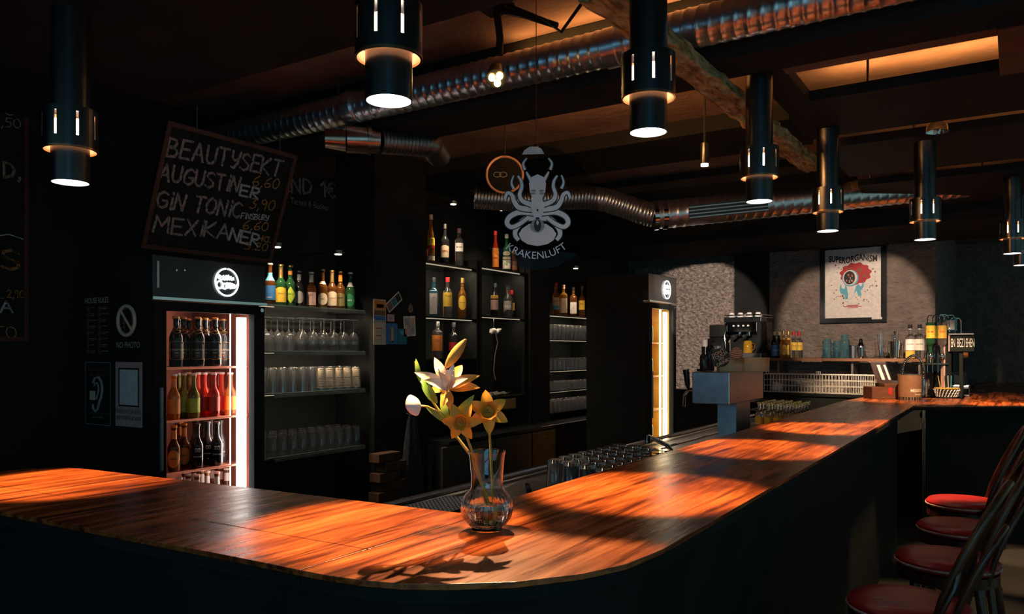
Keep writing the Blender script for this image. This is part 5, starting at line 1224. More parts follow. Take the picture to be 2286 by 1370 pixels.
MB().obox(-hx * .10 - hn * .03, hx, zv, hn, .30, .004, .06).build('base', 'sand', hh); MB().obox(-hx * .10 + hn * .028, hx, zv, hn, .30, .05, .003).build('front', 'glass', hh)
for s in (-.10, .05, .197): MB().obox(hx * s - hn * .03, hx, zv, hn, .003, .085, .06).build('divider', 'sand', hh)
MB().obox(-hx * .10 - hn * .03, hx, zv, hn, .30, .085, .003).build('back', 'sand', hh)
def coaster(px, py, d, r, label, m, txt=None):
    c = atd(px, py, d); t = thing('coaster', label, 'coaster', c)
    MB().plate([(r * math.cos(k * PI / 20), r * math.sin(k * PI / 20)) for k in range(40)], -hn * .002, hx, zv, hn, .003).build('disc', m, t)
    return t, c
cc, c = coaster(1609, 798, 4.72, .056, 'round black coaster reading DON\'T TOUCH MY DRINK! in the holder', 'print_black')
ca, sa = math.cos(.5), math.sin(.5); U_ = hx * ca + zv * sa; V_ = -hx * sa + zv * ca
for k, s in enumerate(("DON'T", 'TOUCH', 'MY', 'DRINK!')): flat_text(s, .027, V_ * (.033 - .0215 * k) + hn * .0012, U_, V_, hn, 'print_cream', cc, world=False)
cc, c = coaster(1644, 789, 4.76, .040, 'round brown patterned coaster in the holder', 'print_brown')
for k in range(6):
    w_ = .034 * math.sqrt(max(.05, 1 - ((k - 2.5) / 3.2) ** 2)); MB().tube([hx * -w_ + zv * (-.028 + .011 * k) + hn * .002, zv * (-.022 + .011 * k) + hn * .002, hx * w_ + zv * (-.026 + .011 * k) + hn * .002], .0016, 4).build('pattern', 'print_cream', cc)
p = Vector((tx0 + .05, ty0 + .06, tz1 + .0008)); bo_ = make_bottle('syrup_bottle', 'small black syrup bottle standing on the tap tower', .022, .15, .09, .11, .009, 'bottle_dark', 'rubber', capk='screw'); bo_.location = p
p = Vector((tx0 + .03, ty0 + .24, tz1 + .0008)); bo_ = make_bottle('syrup_bottle', 'tall black pump bottle behind the coaster holder', .026, .20, .14, .165, .012, 'bottle_dark', 'rubber', capk='screw'); bo_.location = p

# ================================================================ SINK COUNTER THINGS
fa = onZ(1500, 1002, .96); fa.z = .93
ft = thing('mixer_tap', 'low chrome mixer tap leaning over the sink beside the beer glasses', 'tap', fa + Vector((0, 0, .0008)))
e_ = atd(1446, 974, 4.45) - ft.location
MB().lathe([(0, 0), (.028, 0), (.028, .012), (.02, .02), (0, .022)], 20).build('base', 'chrome', ft, True)
MB().tube([(0, 0, .015), Vector((0, 0, .03)) + e_ * .2, e_ * .8 + Vector((0, 0, .01)), e_], [.014, .013, .012, .012], 12).build('spout', 'chrome', ft, True)
MB().tube([e_ + Vector((0, 0, .004)), e_ + Vector((0, 0, -.035))], .015, 12).build('nozzle', 'chrome', ft, True)
dm = onZ(990, 1127, .935); dm.z = .9308
dt = thing('drip_mat', 'black drip mat with pale painted studs on the sink counter', 'drip mat', dm)
MB().box(-.105, .105, -.16, .16, 0, .006).build('mat', 'rubber', dt)
st2 = MB()
for i in range(10):
    for j in range(15): st2.lathe([(.0065, 0), (.0055, .003), (0, .004)], 7, c=(-.0945 + .021 * i, -.147 + .021 * j, .006))
s_ = st2.build('glints', 'white_wire', dt, True); s_['kind'] = 'stuff'  # raised pale dots stand in for light glinting in the mat's holes
cb_ = onZ(1178, 1094, .935); cb_.z = .9308
ct = thing('cutting_board', 'grey cutting board on the sink counter behind the vase', 'cutting board', cb_, .25)
MB().bbox(-.09, .09, -.20, .20, 0, .014, .004).build('board', 'dull_steel', ct)
kt = thing('knife', 'black-handled kitchen knife lying on the grey cutting board', 'knife', cb_ + Vector((0, 0, .0150)), .6)
MB().prism([(-.012, -.02), (.012, -.02), (.012, .08), (-.004, .12)], 0, .002).build('blade', 'chrome', kt); MB().bbox(-.011, .011, -.12, -.02, 0, .016, .004).build('handle', 'rubber', kt)
mb_ = make_bottle('mixer_bottle', 'small yellowish mixer bottle standing at the far end of the sink counter', .027, .20, .11, .145, .011, 'bottle_clear', 'foil_gold', [(.03, .09, 100, 'print_yellow')], group='mixer bottles at the far end of the sink counter'); u = []
for i in range(6):
    for j in range(5): place(mb_, u, (-1.38 - .072 * j, 6.05 + .09 * i + .02 * j, .9308), face_cam((-1.5, 6.4)), 'yellowish mixer bottle on the sink counter, row %s' % ('along the bar edge', 'second from the bar edge', 'in the middle', 'second from the aisle', 'next to the aisle')[j])
rk = onZ(1715, 935, .95); rk.z = .9308
rt_ = thing('bottle_rack', 'low black wire rack beside the tap tower pedestal', 'rack', rk)
for z_ in (.02, .10, .17): MB().tube([(-.12, -.15, z_), (.12, -.15, z_), (.12, .15, z_), (-.12, .15, z_)], .004, 6, closed=True).build('wire_loop', 'dull_steel', rt_)
for x_, y_ in ((-.12, -.15), (.12, -.15), (.12, .15), (-.12, .15)): MB().tube([(x_, y_, 0), (x_, y_, .18)], .004, 6).build('post', 'dull_steel', rt_)

# ================================================================ BACK COUNTER ALONG THE SHELF WALL
bc_ = thing('back_counter', 'dark back counter with dull steel doors under the bottle niches', 'counter', (-3.9, 6.2, 0))
cy0, cy1 = pil1 + .02, sy(1338) + .1
MB().box(XW + .003, CX_ - .02, cy0, cy1, 0, ct_z - .03).build('carcass', 'black_paint', bc_, world=True)
MB().bbox(XW + .003, CX_ + .01, cy0, cy1, ct_z - .028, ct_z, .003).build('worktop', 'black_gloss', bc_, world=True)
for (pa, pb, ya, yb) in ((988, 1104, 1000, 1080), (1108, 1187, 978, 1060), (1190, 1240, 962, 1024)):
    a, b = onX(pa, ya, CX_), onX(pb, ya, CX_); zt_ = ct_z - .04; zb_ = zt_ - .36
    d_ = MB().bbox(CX_ - .019, CX_, a.y, b.y, zb_, zt_, .003).build('door', 'dull_steel', bc_, world=True)
    MB().tube([(CX_ + .004, (a.y + b.y) / 2 - .05, zt_ - .05), (CX_ + .004, (a.y + b.y) / 2 + .05, zt_ - .05)], .005, 6).build('handle', 'steel', d_, world=True)
# steel drawer box, papers, cable with pale plug in the second niche
p = onX(1140, 902, SX - .02); sb = thing('cash_drawer', 'dull steel cash drawer in the niche below the liqueur bottles', 'drawer', (SX - .16, (sy(1078) + sy(1168)) / 2, zC[2] - .13))
MB().bbox(-.17, .15, -.22, .22, 0, .10, .004).build('case', 'dull_steel', sb); MB().bbox(.15, .158, -.20, .20, .012, .088, .003).build('drawer_front', 'steel', sb); MB().tube([(.158, 0, .05), (.166, 0, .05)], .010, 10).build('lock', 'chrome', sb)
for k, (dx, dy, rz_) in enumerate(((0, -.16, .2), (.0, .0, -.1), (-.02, .155, .2))):
    t = thing('paper_sheet', ('crumpled pale paper on the niche shelf next to the cable', 'folded receipt in the middle of the niche shelf', 'curled slip of paper at the niche end')[k], 'paper', (SX - .10 + dx, (sy(1078) + sy(1168)) / 2 + dy, zC[2] + .0008), rz_)
    b = MB(); n = 6; vs = [(-.07 + .14 * i / n, -.05 + .1 * j, .008 + .010 * math.sin(i * 1.9 + k) + .004 * j) for i in range(n + 1) for j in (0, 1)]
    vs += [(x, y, z - .0015) for x, y, z in vs]; m_ = 2 * (n + 1); fs = []
    for i in range(n): fs += [(2 * i, 2 * i + 2, 2 * i + 3, 2 * i + 1), (m_ + 2 * i, m_ + 2 * i + 1, m_ + 2 * i + 3, m_ + 2 * i + 2), (2 * i, m_ + 2 * i, m_ + 2 * i + 2, 2 * i + 2), (2 * i + 1, 2 * i + 3, m_ + 2 * i + 3, m_ + 2 * i + 1)]
    fs += [(0, 1, m_ + 1, m_), (2 * n, m_ + 2 * n, m_ + 2 * n + 1, 2 * n + 1)]
    b.add(vs, fs).build('sheet', 'print_white', t)
    for o in [x for x in C.objects if x.parent is t]: o.location = (0, 0, .006)
pg_ = onX(1102, 742, SX - .05)
pl_ = thing('plug_cable', 'pale plug with a thin cable dangling in the niche', 'cable', pg_)
MB().tube([(0, -.05, -.01), (0, -.03, .012), (0, .01, .016), (0, .04, .004)], [.012, .024, .024, .012], 14).build('plug', 'white_wire', pl_, True)
MB().tube([(.01, .03, -.005), (.01, .06, .02), (.01, .10, .03)], [.014, .02, .008], 12).build('plug', 'white_wire', pl_, True)
MB().tube([(0, .03, 0), (.01, .05, -.09), (.0, .02, -.2), (.0, .0, -.34), (0, .03, -.42)], .004, 6).build('cord', 'white_wire', pl_, True)
MB().tube([(0, 0, .02), (0, 0, zC[1] - .016 - pg_.z)], .003, 6).build('hanging_wire', 'dull_steel', pl_)
# towel and bricks at the foot of the pillar
tw0 = onX(916, 926, SX + .07); two = thing('bar_towel', 'dark bar towel hanging in folds from a hook on the pillar', 'towel', tw0)
b = MB(); n, m_ = 16, 12; vs = []; Ht = .66
for lay in (0, 1):
    for j in range(m_ + 1):
        t_ = j / m_; w_ = .03 + .10 * t_ ** .7
        for i in range(n + 1):
            s = -1 + 2 * i / n; vs.append((.02 + .016 * math.sin(s * 7) * min(1, t_ * 3) - .010 * lay, w_ * s, -Ht * t_))
fs = []; q = (n + 1) * (m_ + 1)
for j in range(m_):
    for i in range(n):
        a = j * (n + 1) + i; fs += [(a, a + 1, a + n + 2, a + n + 1), (q + a, q + a + n + 1, q + a + n + 2, q + a + 1)]
for j in range(m_):
    for i in (0, n): a = j * (n + 1) + i; fs.append((a, a + n + 1, q + a + n + 1, q + a))
for i in range(n): fs.append((i, q + i, q + i + 1, i + 1)); a = m_ * (n + 1) + i; fs.append((a, a + 1, q + a + 1, q + a))
b.add(vs, fs).build('cloth', 'towel', two, True); MB().tube([(-.045, 0, .01), (.02, 0, .0), (.026, 0, .016)], .006, 8).build('hook', 'dull_steel', two, True)
bk0 = onX(868, 990, SX + .10); bpi = thing('brick_pier', 'stub of brown bricks at the foot of the pillar beside the towel', 'bricks', (SX + .09, bk0.y, 0))
for k in range(12):
    o = MB().bbox(-.05, .05, -.11, .11, 0, .062, .004).build('brick', 'brick_brown', bpi); o.location = (random.uniform(-.008, .008), (-.03 if k % 2 else .03), .068 * k)
    if k % 2: o.rotation_euler = (0, 0, random.uniform(-.05, .05))

# ================================================================ FAR WALL: SHELF, COUNTER, COFFEE MACHINE
OFF = .42
fs0, fs1 = onW(1560, 798, OFF), onW(2066, 798, OFF); FSZ = 1.45
fsh = thing('back_shelf', 'wooden wall shelf with bottles and bar tools under the poster', 'shelf', (fs0 + fs1) / 2)
def wbox(px0, px1, off0, off1, z0, z1, nm, m, t, bev=None):
    a, b = onW(px0, 800, off1), onW(px1, 800, off1); o = Vector((a.x, a.y, z0)) - WN * (off1 - off0)
    return MB().obox(o, WU, Vector(Z1), WN, (b - a).length, z1 - z0, off1 - off0).build(nm, m, t, world=True)
wbox(1560, 2066, .11, OFF, FSZ - .03, FSZ, 'board', 'wood_dark', fsh)
wbox(1560, 2066, OFF, OFF + .006, FSZ - .03, FSZ - .001, 'front_edge', 'print_brown', fsh)
for px in (1735, 1900, 2050): wbox(px, px + 5, .11, OFF - .05, 1.10, FSZ - .03, 'bracket', 'dull_steel', fsh)
fcn = thing('low_counter', 'black low counter under the wall shelf', 'counter', Vector(((fs0 + fs1).x / 2, (fs0 + fs1).y / 2, 0)))
wbox(1500, 2066, .11, .62, 0, 1.06, 'carcass', 'black_paint', fcn); wbox(1500, 2066, .11, .64, 1.06, 1.09, 'worktop', 'black_gloss', fcn)
WROT = math.atan2(WU.y, WU.x)
def onshelf(px, off, z=FSZ): p = onW(px, 800, off); p.z = z + .0008; return p
SB = (.036, .285, .165, .215, .014); u1 = []
def wb(px, off, label, dim, gl, cp_, lbs, tx=(), capk='screw', sq=None, nm='spirit_bottle'):
    p = onshelf(px, off); b = make_bottle(nm, label, *dim, gl, cp_, lbs, tx, capk=capk, sq=sq, group='bottles on the wall shelf'); b.location = p; b.rotation_euler = (0, 0, face_cam(p, .1)); return b
for k, px in enumerate((1729, 1739)): wb(px, .37 - .13 * k, ('blue-labelled spirit bottle at the coffee machine end of the wall shelf', 'blue-labelled spirit bottle half hidden behind its twin')[k], SB, 'bottle_dark', 'print_cream', [(.02, .14, 70, 'print_blue')], [('TOVAR', .08, .018, 'print_white')])
for k, px in enumerate((1749, 1760)): wb(px, .37 - .13 * k, ('gold rum bottle with round yellow label on the wall shelf', 'gold rum bottle half hidden behind its twin')[k], (.037, .29, .15, .22, .014), 'bottle_amber', 'foil_gold', [(.03, .14, 70, 'print_yellow', 'oval'), (.195, .215, 180, 'print_gold')], [('CLUB', .085, .02, 'print_red')])
for k, px in enumerate((1772, 1784)): wb(px, .37 - .13 * k, ('rum bottle with red cap and yellow label on the wall shelf', 'red-capped rum bottle half hidden behind its twin')[k], (.038, .28, .17, .215, .0145), 'bottle_clear', 'print_red', [(.08, .165, 70, 'print_yellow')], [('Finca', .13, .024, 'print_brown')])
for k, (px, off, lab) in enumerate(((1846, .36, 'dark teal ribbed glass jar next to its taller twin on the wall shelf'), (1868, .28, 'dark teal ribbed glass jar between two others'), (1886, .36, 'dark teal ribbed glass jar with tall lid on the wall shelf'))):
    t = thing('glass_jar', lab, 'jar', onshelf(px, off)); hh_ = (.19, .17, .20)[k]
    MB().lathe([(0, 0), (.044, 0), (.048, .01)] + [(.048 - (.004 if i % 2 else 0), .01 + .014 * i) for i in range(1, 9)] + [(.048, hh_ - .035), (.042, hh_ - .01), (0, hh_ - .008)], 28).build('body', 'glass_blue', t, True)
    MB().lathe([(0, hh_ - .008), (.036, hh_ - .008), (.036, hh_ + (.04 if k == 2 else .012)), (.0, hh_ + (.042 if k == 2 else .014))], 22).build('lid', 'glass_blue', t, True)
t = thing('cocktail_shaker', 'steel cocktail shaker with pointed top on the wall shelf', 'shaker', onshelf(1922, .34))
MB().lathe([(0, 0), (.030, 0), (.040, .11), (.040, .12), (.028, .15), (.020, .165), (.020, .19), (.014, .20), (0, .205)], 26).build('body', 'chrome', t, True); MB().lathe([(.0405, .108), (.042, .112), (.0405, .118)], 26).build('seam_ring', 'steel', t, True)
t = thing('mixing_tin', 'small open steel mixing tin beside the cocktail shaker', 'tin', onshelf(1904, .40)); MB().lathe([(0, .004), (.030, .004), (.038, .13), (.040, .13), (.032, 0), (0, 0)], 26).build('cup', 'steel', t, True); MB().tube([(.041 * math.cos(k * PI / 12), .041 * math.sin(k * PI / 12), .13) for k in range(24)], .002, 5, closed=True).build('rim', 'chrome', t, True)
t = thing('cocktail_strainer', 'flat steel cocktail strainer lying on the wall shelf', 'strainer', onshelf(1942, .39), WROT); MB().lathe([(0, .004), (.036, .004), (.040, .010), (.036, .012), (0, .010)], 24).build('disc', 'chrome', t, True); MB().tube([(.03, 0, .010), (.12, 0, .016)], .005, 8).build('handle', 'chrome', t, True); MB().tube([(-.03 + .008 * k, .012 * (-1) ** k, .016) for k in range(8)], .003, 5).build('coil', 'steel', t, True)
for k, (px, lab) in enumerate(((1966, 'tall tilted-look mixing glass of bar spoons on the wall shelf'), (1998, 'steel tin holding a slim jigger on the wall shelf'))):
    t = thing('tool_tumbler', lab, 'tumbler', onshelf(px, .34)); MB().lathe([(0, .006), (.040, .006), (.052, .17), (.055, .17), (.043, 0), (0, 0)], 26).build('cup', 'chrome' if k else 'glass', t, True)
    for j in range(3): MB().tube([(.01 * j - .01, .008 * j, .012), (.03 * j - .03, .02 * j - .01, .24 + .02 * j)], .003, 6).build('spoon', 'chrome', t, True)
    if k: MB().lathe([(0, .16), (.018, .16), (.012, .20), (.010, .25), (.016, .27), (0, .272)], 18).build('jigger', 'chrome', t, True)
for k, px in enumerate((2032, 2053)): wb(px, .32, ('clear bottle of pale liqueur with wide white label and black cap', 'clear bottle with wide white label beside the inverted bottles')[k], (.043, .335, .20, .25, .016), 'bottle_clear', 'rubber', [(.08, .19, 80, 'print_white'), (.285, .305, 180, 'print_white')] + ([(.005, .075, 80, 'print_gold')] if k == 0 else []), [('LIQUEUR', .14, .016, 'print_black')])
# coffee machine
cm0 = onshelf(1672, .30); cmc = thing('coffee_machine', 'black and chrome espresso machine with cups on its roof', 'coffee machine', cm0, WROT)
ms = (cm0.x * FW.x + cm0.y * FW.y) / F
Wm, Hm, Dm = 84 * ms, 88 * ms, .34
MB().bbox(-Wm / 2, Wm / 2, -.02, .16, 0, Hm, .006).build('back_body', 'black_gloss', cmc); MB().bbox(-Wm / 2, Wm / 2, -.20, .16, Hm - .05, Hm, .006).build('roof', 'black_gloss', cmc)
MB().bbox(-Wm / 2, Wm / 2, -.20, -.02, 0, .05, .004).build('drip_tray', 'steel', cmc); MB().bbox(-Wm / 2 + .02, Wm / 2 - .05, -.192, -.10, Hm - .16, Hm - .05, .006).build('control_panel', 'chrome', cmc)
MB().bbox(Wm / 2 - .05, Wm / 2, -.20, -.02, .05, Hm - .05, .006).build('side_wing', 'black_paint', cmc)
for k in range(4): MB().tube([(-.10 + .055 * k, -.192, Hm - .09), (-.10 + .055 * k, -.202, Hm - .09)], .010, 10).build('button', 'porcelain', cmc, True)
for x_ in (-.06, .05):
    g = MB().lathe([(0, Hm - .20), (.028, Hm - .20), (.030, Hm - .16), (0, Hm - .16)], 20, c=(x_, -.13, 0)).build('group_head', 'chrome', cmc, True)
    MB().tube([(x_, -.15, Hm - .19), (x_, -.22, Hm - .20), (x_, -.29, Hm - .205)], [.012, .012, .015], 10).build('portafilter', 'rubber', cmc, True)
MB().tube([(-Wm / 2 + .03, -.19, Hm - .08), (-Wm / 2 + .02, -.23, Hm - .20), (-Wm / 2 + .03, -.22, .09)], .006, 8).build('steam_wand', 'chrome', cmc, True)
for z_ in (Hm + .001, Hm + .03):
    MB().tube([(-Wm / 2, -.2, z_), (Wm / 2, -.2, z_), (Wm / 2, .15, z_), (-Wm / 2, .15, z_)], .004, 6, closed=True).build('cup_rail', 'chrome', cmc)
pt2 = thing('tea_pitcher', 'glowing amber glass pitcher standing under the espresso machine spouts', 'pitcher', cm0 + Vector((WU.x * .03, WU.y * .03, .0515)) + WN * .11)
MB().lathe([(0, 0), (.050, 0), (.052, .02), (.047, .11), (.040, .135), (.0, .135)], 26).build('body', 'bottle_gold_liquid', pt2, True); MB().tube([(.044, 0, .11), (.075, 0, .10), (.075, 0, .05), (.050, 0, .03)], .006, 8).build('handle', 'bottle_amber', pt2, True)
def make_cup():
    t = thing('coffee_cup', 'white inverted coffee cup on the espresso machine roof', 'cup', group='white cups on the espresso machine')
    MB().lathe([(0, .05), (.018, .05), (.020, .056), (.023, .056), (.034, .030), (.038, 0), (.036, 0), (.031, .03), (0, .046)], 22).build('bowl', 'porcelain', t, True)
    MB().tube([(.034, 0, .012), (.052, 0, .016), (.05, 0, .036), (.032, 0, .038)], .004, 6).build('handle', 'porcelain', t, True); return t
cu, u = make_cup(), []
for k, (dx, dy, dz) in enumerate(((-.15, -.12, 0), (-.05, -.12, 0), (.05, -.12, 0), (.15, -.12, 0), (-.10, .02, 0), (.0, .02, 0), (.10, .02, 0))):
    q = Matrix.Rotation(WROT, 3, 'Z') @ Vector((dx, dy, 0)); place(cu, u, cm0 + q + Vector((0, 0, Hm + .0012)), random.uniform(0, 6))
g0_ = onshelf(1608, .30); gt = thing('coffee_grinder', 'black coffee grinder beside the espresso machine', 'grinder', g0_, WROT)
MB().bbox(-.075, .075, -.09, .09, 0, .17, .008).build('body', 'black_gloss', gt); MB().lathe([(.055, .17), (.085, .23), (.105, .24), (.105, .37), (0, .37), (0, .17)], 24, sq=5).build('hopper', 'black_paint', gt, True); MB().bbox(-.03, .03, -.13, -.09, .09, .13, .004).build('spout', 'steel', gt); MB().bbox(-.06, .06, -.16, -.09, 0, .02, .004).build('tray', 'steel', gt)
t = thing('paper_cup_stack', 'stack of pale blue paper cups beside the coffee grinder', 'cups', onshelf(1574, .34))
for k in range(7): MB().lathe([(0, .0), (.028, .0), (.036, .09), (.038, .09), (.038, .095), (0, .094)], 20, c=(0, 0, .018 * k)).build('cup', 'print_grey', t, True)
# white wire baskets on the low counter
def basket(px0, px1, label, off=.60, h=.19, z=1.0908):
    a, b = onW(px0, 860, off), onW(px1, 860, off); L_ = (b - a).length; D_ = .20
    t = thing('wire_basket', label, 'basket', Vector((a.x, a.y, z)), WROT)
    def L3(pts, r=.0032): return MB().tube(pts, r, 5)
    for z_ in (.004, .07, .13, h): L3([(0, 0, z_), (L_, 0, z_), (L_, D_, z_), (0, D_, z_)], ).build('wire_loop', 'white_wire', t) if z_ != h else MB().tube([(0, 0, z_), (L_, 0, z_), (L_, D_, z_), (0, D_, z_)], .005, 6, closed=True).build('rim', 'white_wire', t)
    n = int(L_ / .032)
    for k in range(n + 1):
        x_ = L_ * k / n; L3([(x_, 0, h), (x_, 0, .004), (x_, D_, .004), (x_, D_, h)], .0024).build('wire', 'white_wire', t)
    for s in (0, L_): MB().tube([(s, D_ * .3, h), (s, D_ * .3, h + .03), (s, D_ * .7, h + .03), (s, D_ * .7, h)], .004, 6).build('handle', 'white_wire', t)
    return t
basket(1706, 1818, 'white wire dish basket near the tap tower'); basket(1822, 1952, 'white wire dish basket with long side handle near the wooden box')
t = thing('bundled_cloth', 'bundled pale cloth lying in the white wire basket', 'cloth', onW(1735, 880, .48) * 1.0); t.location.z = 1.0990
b = MB(); b.lathe([(0, 0), (.05, .005), (.06, .03), (.05, .06), (.03, .085), (0, .09)], 20, flute=lambda a, z: .10 * math.sin(a * 5 + z * 60)); b.build('cloth', 'white_wire', t, True); MB().tube([(.05 * math.cos(k), .05 * math.sin(k), .07 + .004 * k) for k in range(6)], .008, 6).build('fold', 'white_wire', t, True)

# ================================================================ FAR END OF THE BAR
def onbar(px, py): p = onZ(px, py, BZ); p.z = BZ + .0008; return p
wx = onbar(1968, 889); sc2 = 7.0 / F; FR = math.atan2(RT.y, RT.x)
t = thing('wooden_box', 'dark stepped wooden napkin box on the far end of the bar', 'box', wx, FR)
MB().bbox(-.125, .115, -.09, .09, 0, .105, .004).build('body', 'wood_dark', t); MB().bbox(-.015, .125, -.09, .09, .105, .135, .003).build('raised_lid', 'wood_dark', t); MB().box(.02, .05, -.0915, -.09, .04, .10).build('crest', 'print_red', t)
ah = thing('menu_holder', 'tilted clear acrylic card holder standing in the wooden box', 'menu holder', wx + Vector((0, 0, .1365)), FR)
b = MB(); b.obox((-.03, .0, 0), Vector((1, 0, 0)), Vector((-.30, .1, .95)).normalized(), Vector((0, -1, 0)), .14, .21, .004); b.build('front', 'glass', ah)
b = MB(); b.obox((-.03, .02, 0), Vector((1, 0, 0)), Vector((-.30, .1, .95)).normalized(), Vector((0, -1, 0)), .14, .20, .003); b.build('card', 'print_pink', ah)
b = MB(); b.obox((.0, -.006, .03), Vector((1, 0, 0)), Vector((-.30, .1, .95)).normalized(), Vector((0, -1, 0)), .03, .14, .001); b.obox((.06, -.006, .03), Vector((1, 0, 0)), Vector((-.30, .1, .95)).normalized(), Vector((0, -1, 0)), .02, .14, .001); b.build('glare_print', 'print_white', ah)  # white bars painted on as glare
tb = thing('printed_tin', 'printed metal tin bucket lettered MISSION on the far end of the bar', 'tin', onbar(2031, 893), FR)
MB().lathe([(0, .006), (.086, .006), (.091, .222), (.094, .222), (.090, 0), (0, 0)], 36).build('can', 'print_brown', tb, True); MB().tube([(.093 * math.cos(k * PI / 18), .093 * math.sin(k * PI / 18), .222) for k in range(36)], .003, 6, closed=True).build('rim', 'steel', tb, True)
wrap_text('MISSION', .036, .0925, .085, 'print_cream', tb, .9, rot=.25); wrap_text('brewery', .022, .0925, .055, 'print_cream', tb, .9, rot=.35)
MB().lathe([(.0918, .12), (.0922, .185)], 6, arc=(math.radians(306), math.radians(326))).build('emblem', 'print_red', tb, fix=False); MB().lathe([(.0905, .004), (.0910, .03)], 24).build('dark_band', 'print_black', tb, True)
# spring spray tap behind the bar end
sp = onW(2062, 880, .72); sp.z = 1.0; spz = thing('spray_tap', 'tall chrome spring spray tap arching over the bar end', 'tap', sp)
s7 = 7.2 / F
base = [(0, 0), (0, 60), (0, 85), (-6, 102), (-20, 113), (-34, 108), (-46, 92), (-50, 60), (-52, 30)]
path = [Vector((RT.x * x * s7, RT.y * x * s7, y * s7 + .02)) for x, y in base]
sm = []
for i in range(len(path) - 1):
    a, b_, c_, d_ = path[max(i - 1, 0)], path[i], path[i + 1], path[min(i + 2, len(path) - 1)]
    for k in range(10):
        t_ = k / 10; sm.append(.5 * ((2 * b_) + (c_ - a) * t_ + (2 * a - 5 * b_ + 4 * c_ - d_) * t_ * t_ + (3 * b_ - a - 3 * c_ + d_) * t_ ** 3))
spiral_pipe(sm, .010, .018, .005, seg=12, per=6).build('spring_hose', 'chrome', spz, True)
MB().lathe([(0, 0), (.03, 0), (.03, .02), (.014, .03), (.014, .26), (0, .26)], 18).build('column', 'chrome', spz, True); MB().tube([sm[-1], sm[-1] - Vector((0, 0, .07))], [.014, .020], 12).build('spray_head', 'chrome', spz, True)
MB().tube([Vector((0, 0, .24)), Vector((RT.x * -40 * s7, RT.y * -40 * s7, .235))], .006, 8).build('arm', 'chrome', spz, True); MB().tube([(0, 0, -.0), (0, 0, -1.0)], .012, 8).build('supply_pipe', 'steel', spz, True)
# rack of inverted bottles with measures
ob = onbar(2112, 884); OD = 7.25; orx = thing('optic_rack', 'black stand with wire hoops holding inverted spirit bottles', 'bottle rack', ob)
s8 = OD / F; R3 = Vector((RT.x, RT.y, 0)); F3 = Vector((FW.x, FW.y, 0))
def OP(px, py, dd=0.0): return R3 * (px - 2112) * s8 + Vector((0, 0, (884 - py) * s8)) + F3 * dd
MB().obox(OP(2110, 884), R3, zv, F3, 14 * s8, 146 * s8, .06).build('post', 'black_paint', orx); MB().obox(OP(2106, 884, -.004), R3, zv, F3, 3.5 * s8, 146 * s8, .05).build('post_edge', 'print_pink', orx)
for k, px in enumerate((2072, 2084, 2096)):
    MB().tube([OP(px + 20, 745, .05), OP(px + 20, 708, .05), OP(px + 16, 700, .05), OP(px + 4, 700, .03), OP(px, 706, .02), OP(px, 830, .02)], .004, 6).build('hoop', 'chrome', orx, True)
for k, (xa, xb, yt) in enumerate(((2124, 2150, 706), (2118, 2143, 699), (2110, 2134, 697))):
    MB().tube([OP(xa, 740, .03 + .05 * k), OP(xa, yt + 6, .03 + .05 * k), OP(xa + 4, yt, .03 + .05 * k), OP(xb - 5, yt, .03 + .05 * k), OP(xb, yt + 6, .03 + .05 * k), OP(xb, 740, .03 + .05 * k)], .005, 6).build('hoop', 'chrome', orx, True)
MB().obox(OP(2068, 812, -.02), R3, zv, F3, 46 * s8, .012, .12).build('bar_shelf', 'dull_steel', orx); MB().lathe([(0, 0), (.06, 0), (.06, .012), (0, .012)], 24, c=OP(2112, 884, .03)).build('base', 'black_gloss', orx)
def inv_bottle(px, dd, label, gl, lm, tx, h=.30):
    p = ob + OP(px, 808, dd); t = thing('inverted_bottle', label, 'bottle', p, face_cam(p), 'inverted bottles on the black rack')
    pr = [(r, h + .08 - z) for r, z in prof_bottle(.040, h, .19, .235, .0145)][::-1]
    MB().lathe(pr, 24).build('body', gl, t, True); MB().lathe([(0, 0), (.010, 0), (.016, .03), (.024, .04), (.024, .07), (.016, .09), (0, .09)], 16).build('measure', 'chrome', t, True)
    MB().lathe([(.0410, h + .08 - .15), (.0410, h + .08 - .03)], 12, arc=(math.radians(200), math.radians(340))).build('label', lm, t, True, fix=False); wrap_text(tx, .024, .0420, h + .08 - .09, 'print_red', t); return t
inv_bottle(2079, .02, 'inverted spirit bottle with yellow label on the outer rack hook', 'bottle_green', 'print_yellow', 'RUM'); inv_bottle(2093, .10, 'inverted dark green bottle in the middle of the rack', 'bottle_dark', 'print_lime', 'GROS'); inv_bottle(2103, .0, 'inverted bottle with orange label next to the rack post', 'bottle_clear', 'print_gold', 'GIN'); 
p = ob + OP(2134, 742, .07); t = thing('inverted_bottle', 'inverted light blue bottle under the wire hoops', 'bottle', p, face_cam(p), 'inverted bottles on the black rack'); MB().lathe([(0, 0), (.02, .004), (.048, .03), (.050, .14), (.048, .15), (0, .152)], 22).build('body', 'bottle_blue', t, True); MB().lathe([(.0508, .04), (.0508, .13)], 10, arc=(math.radians(215), math.radians(300))).build('label', 'print_white', t, True, fix=False)
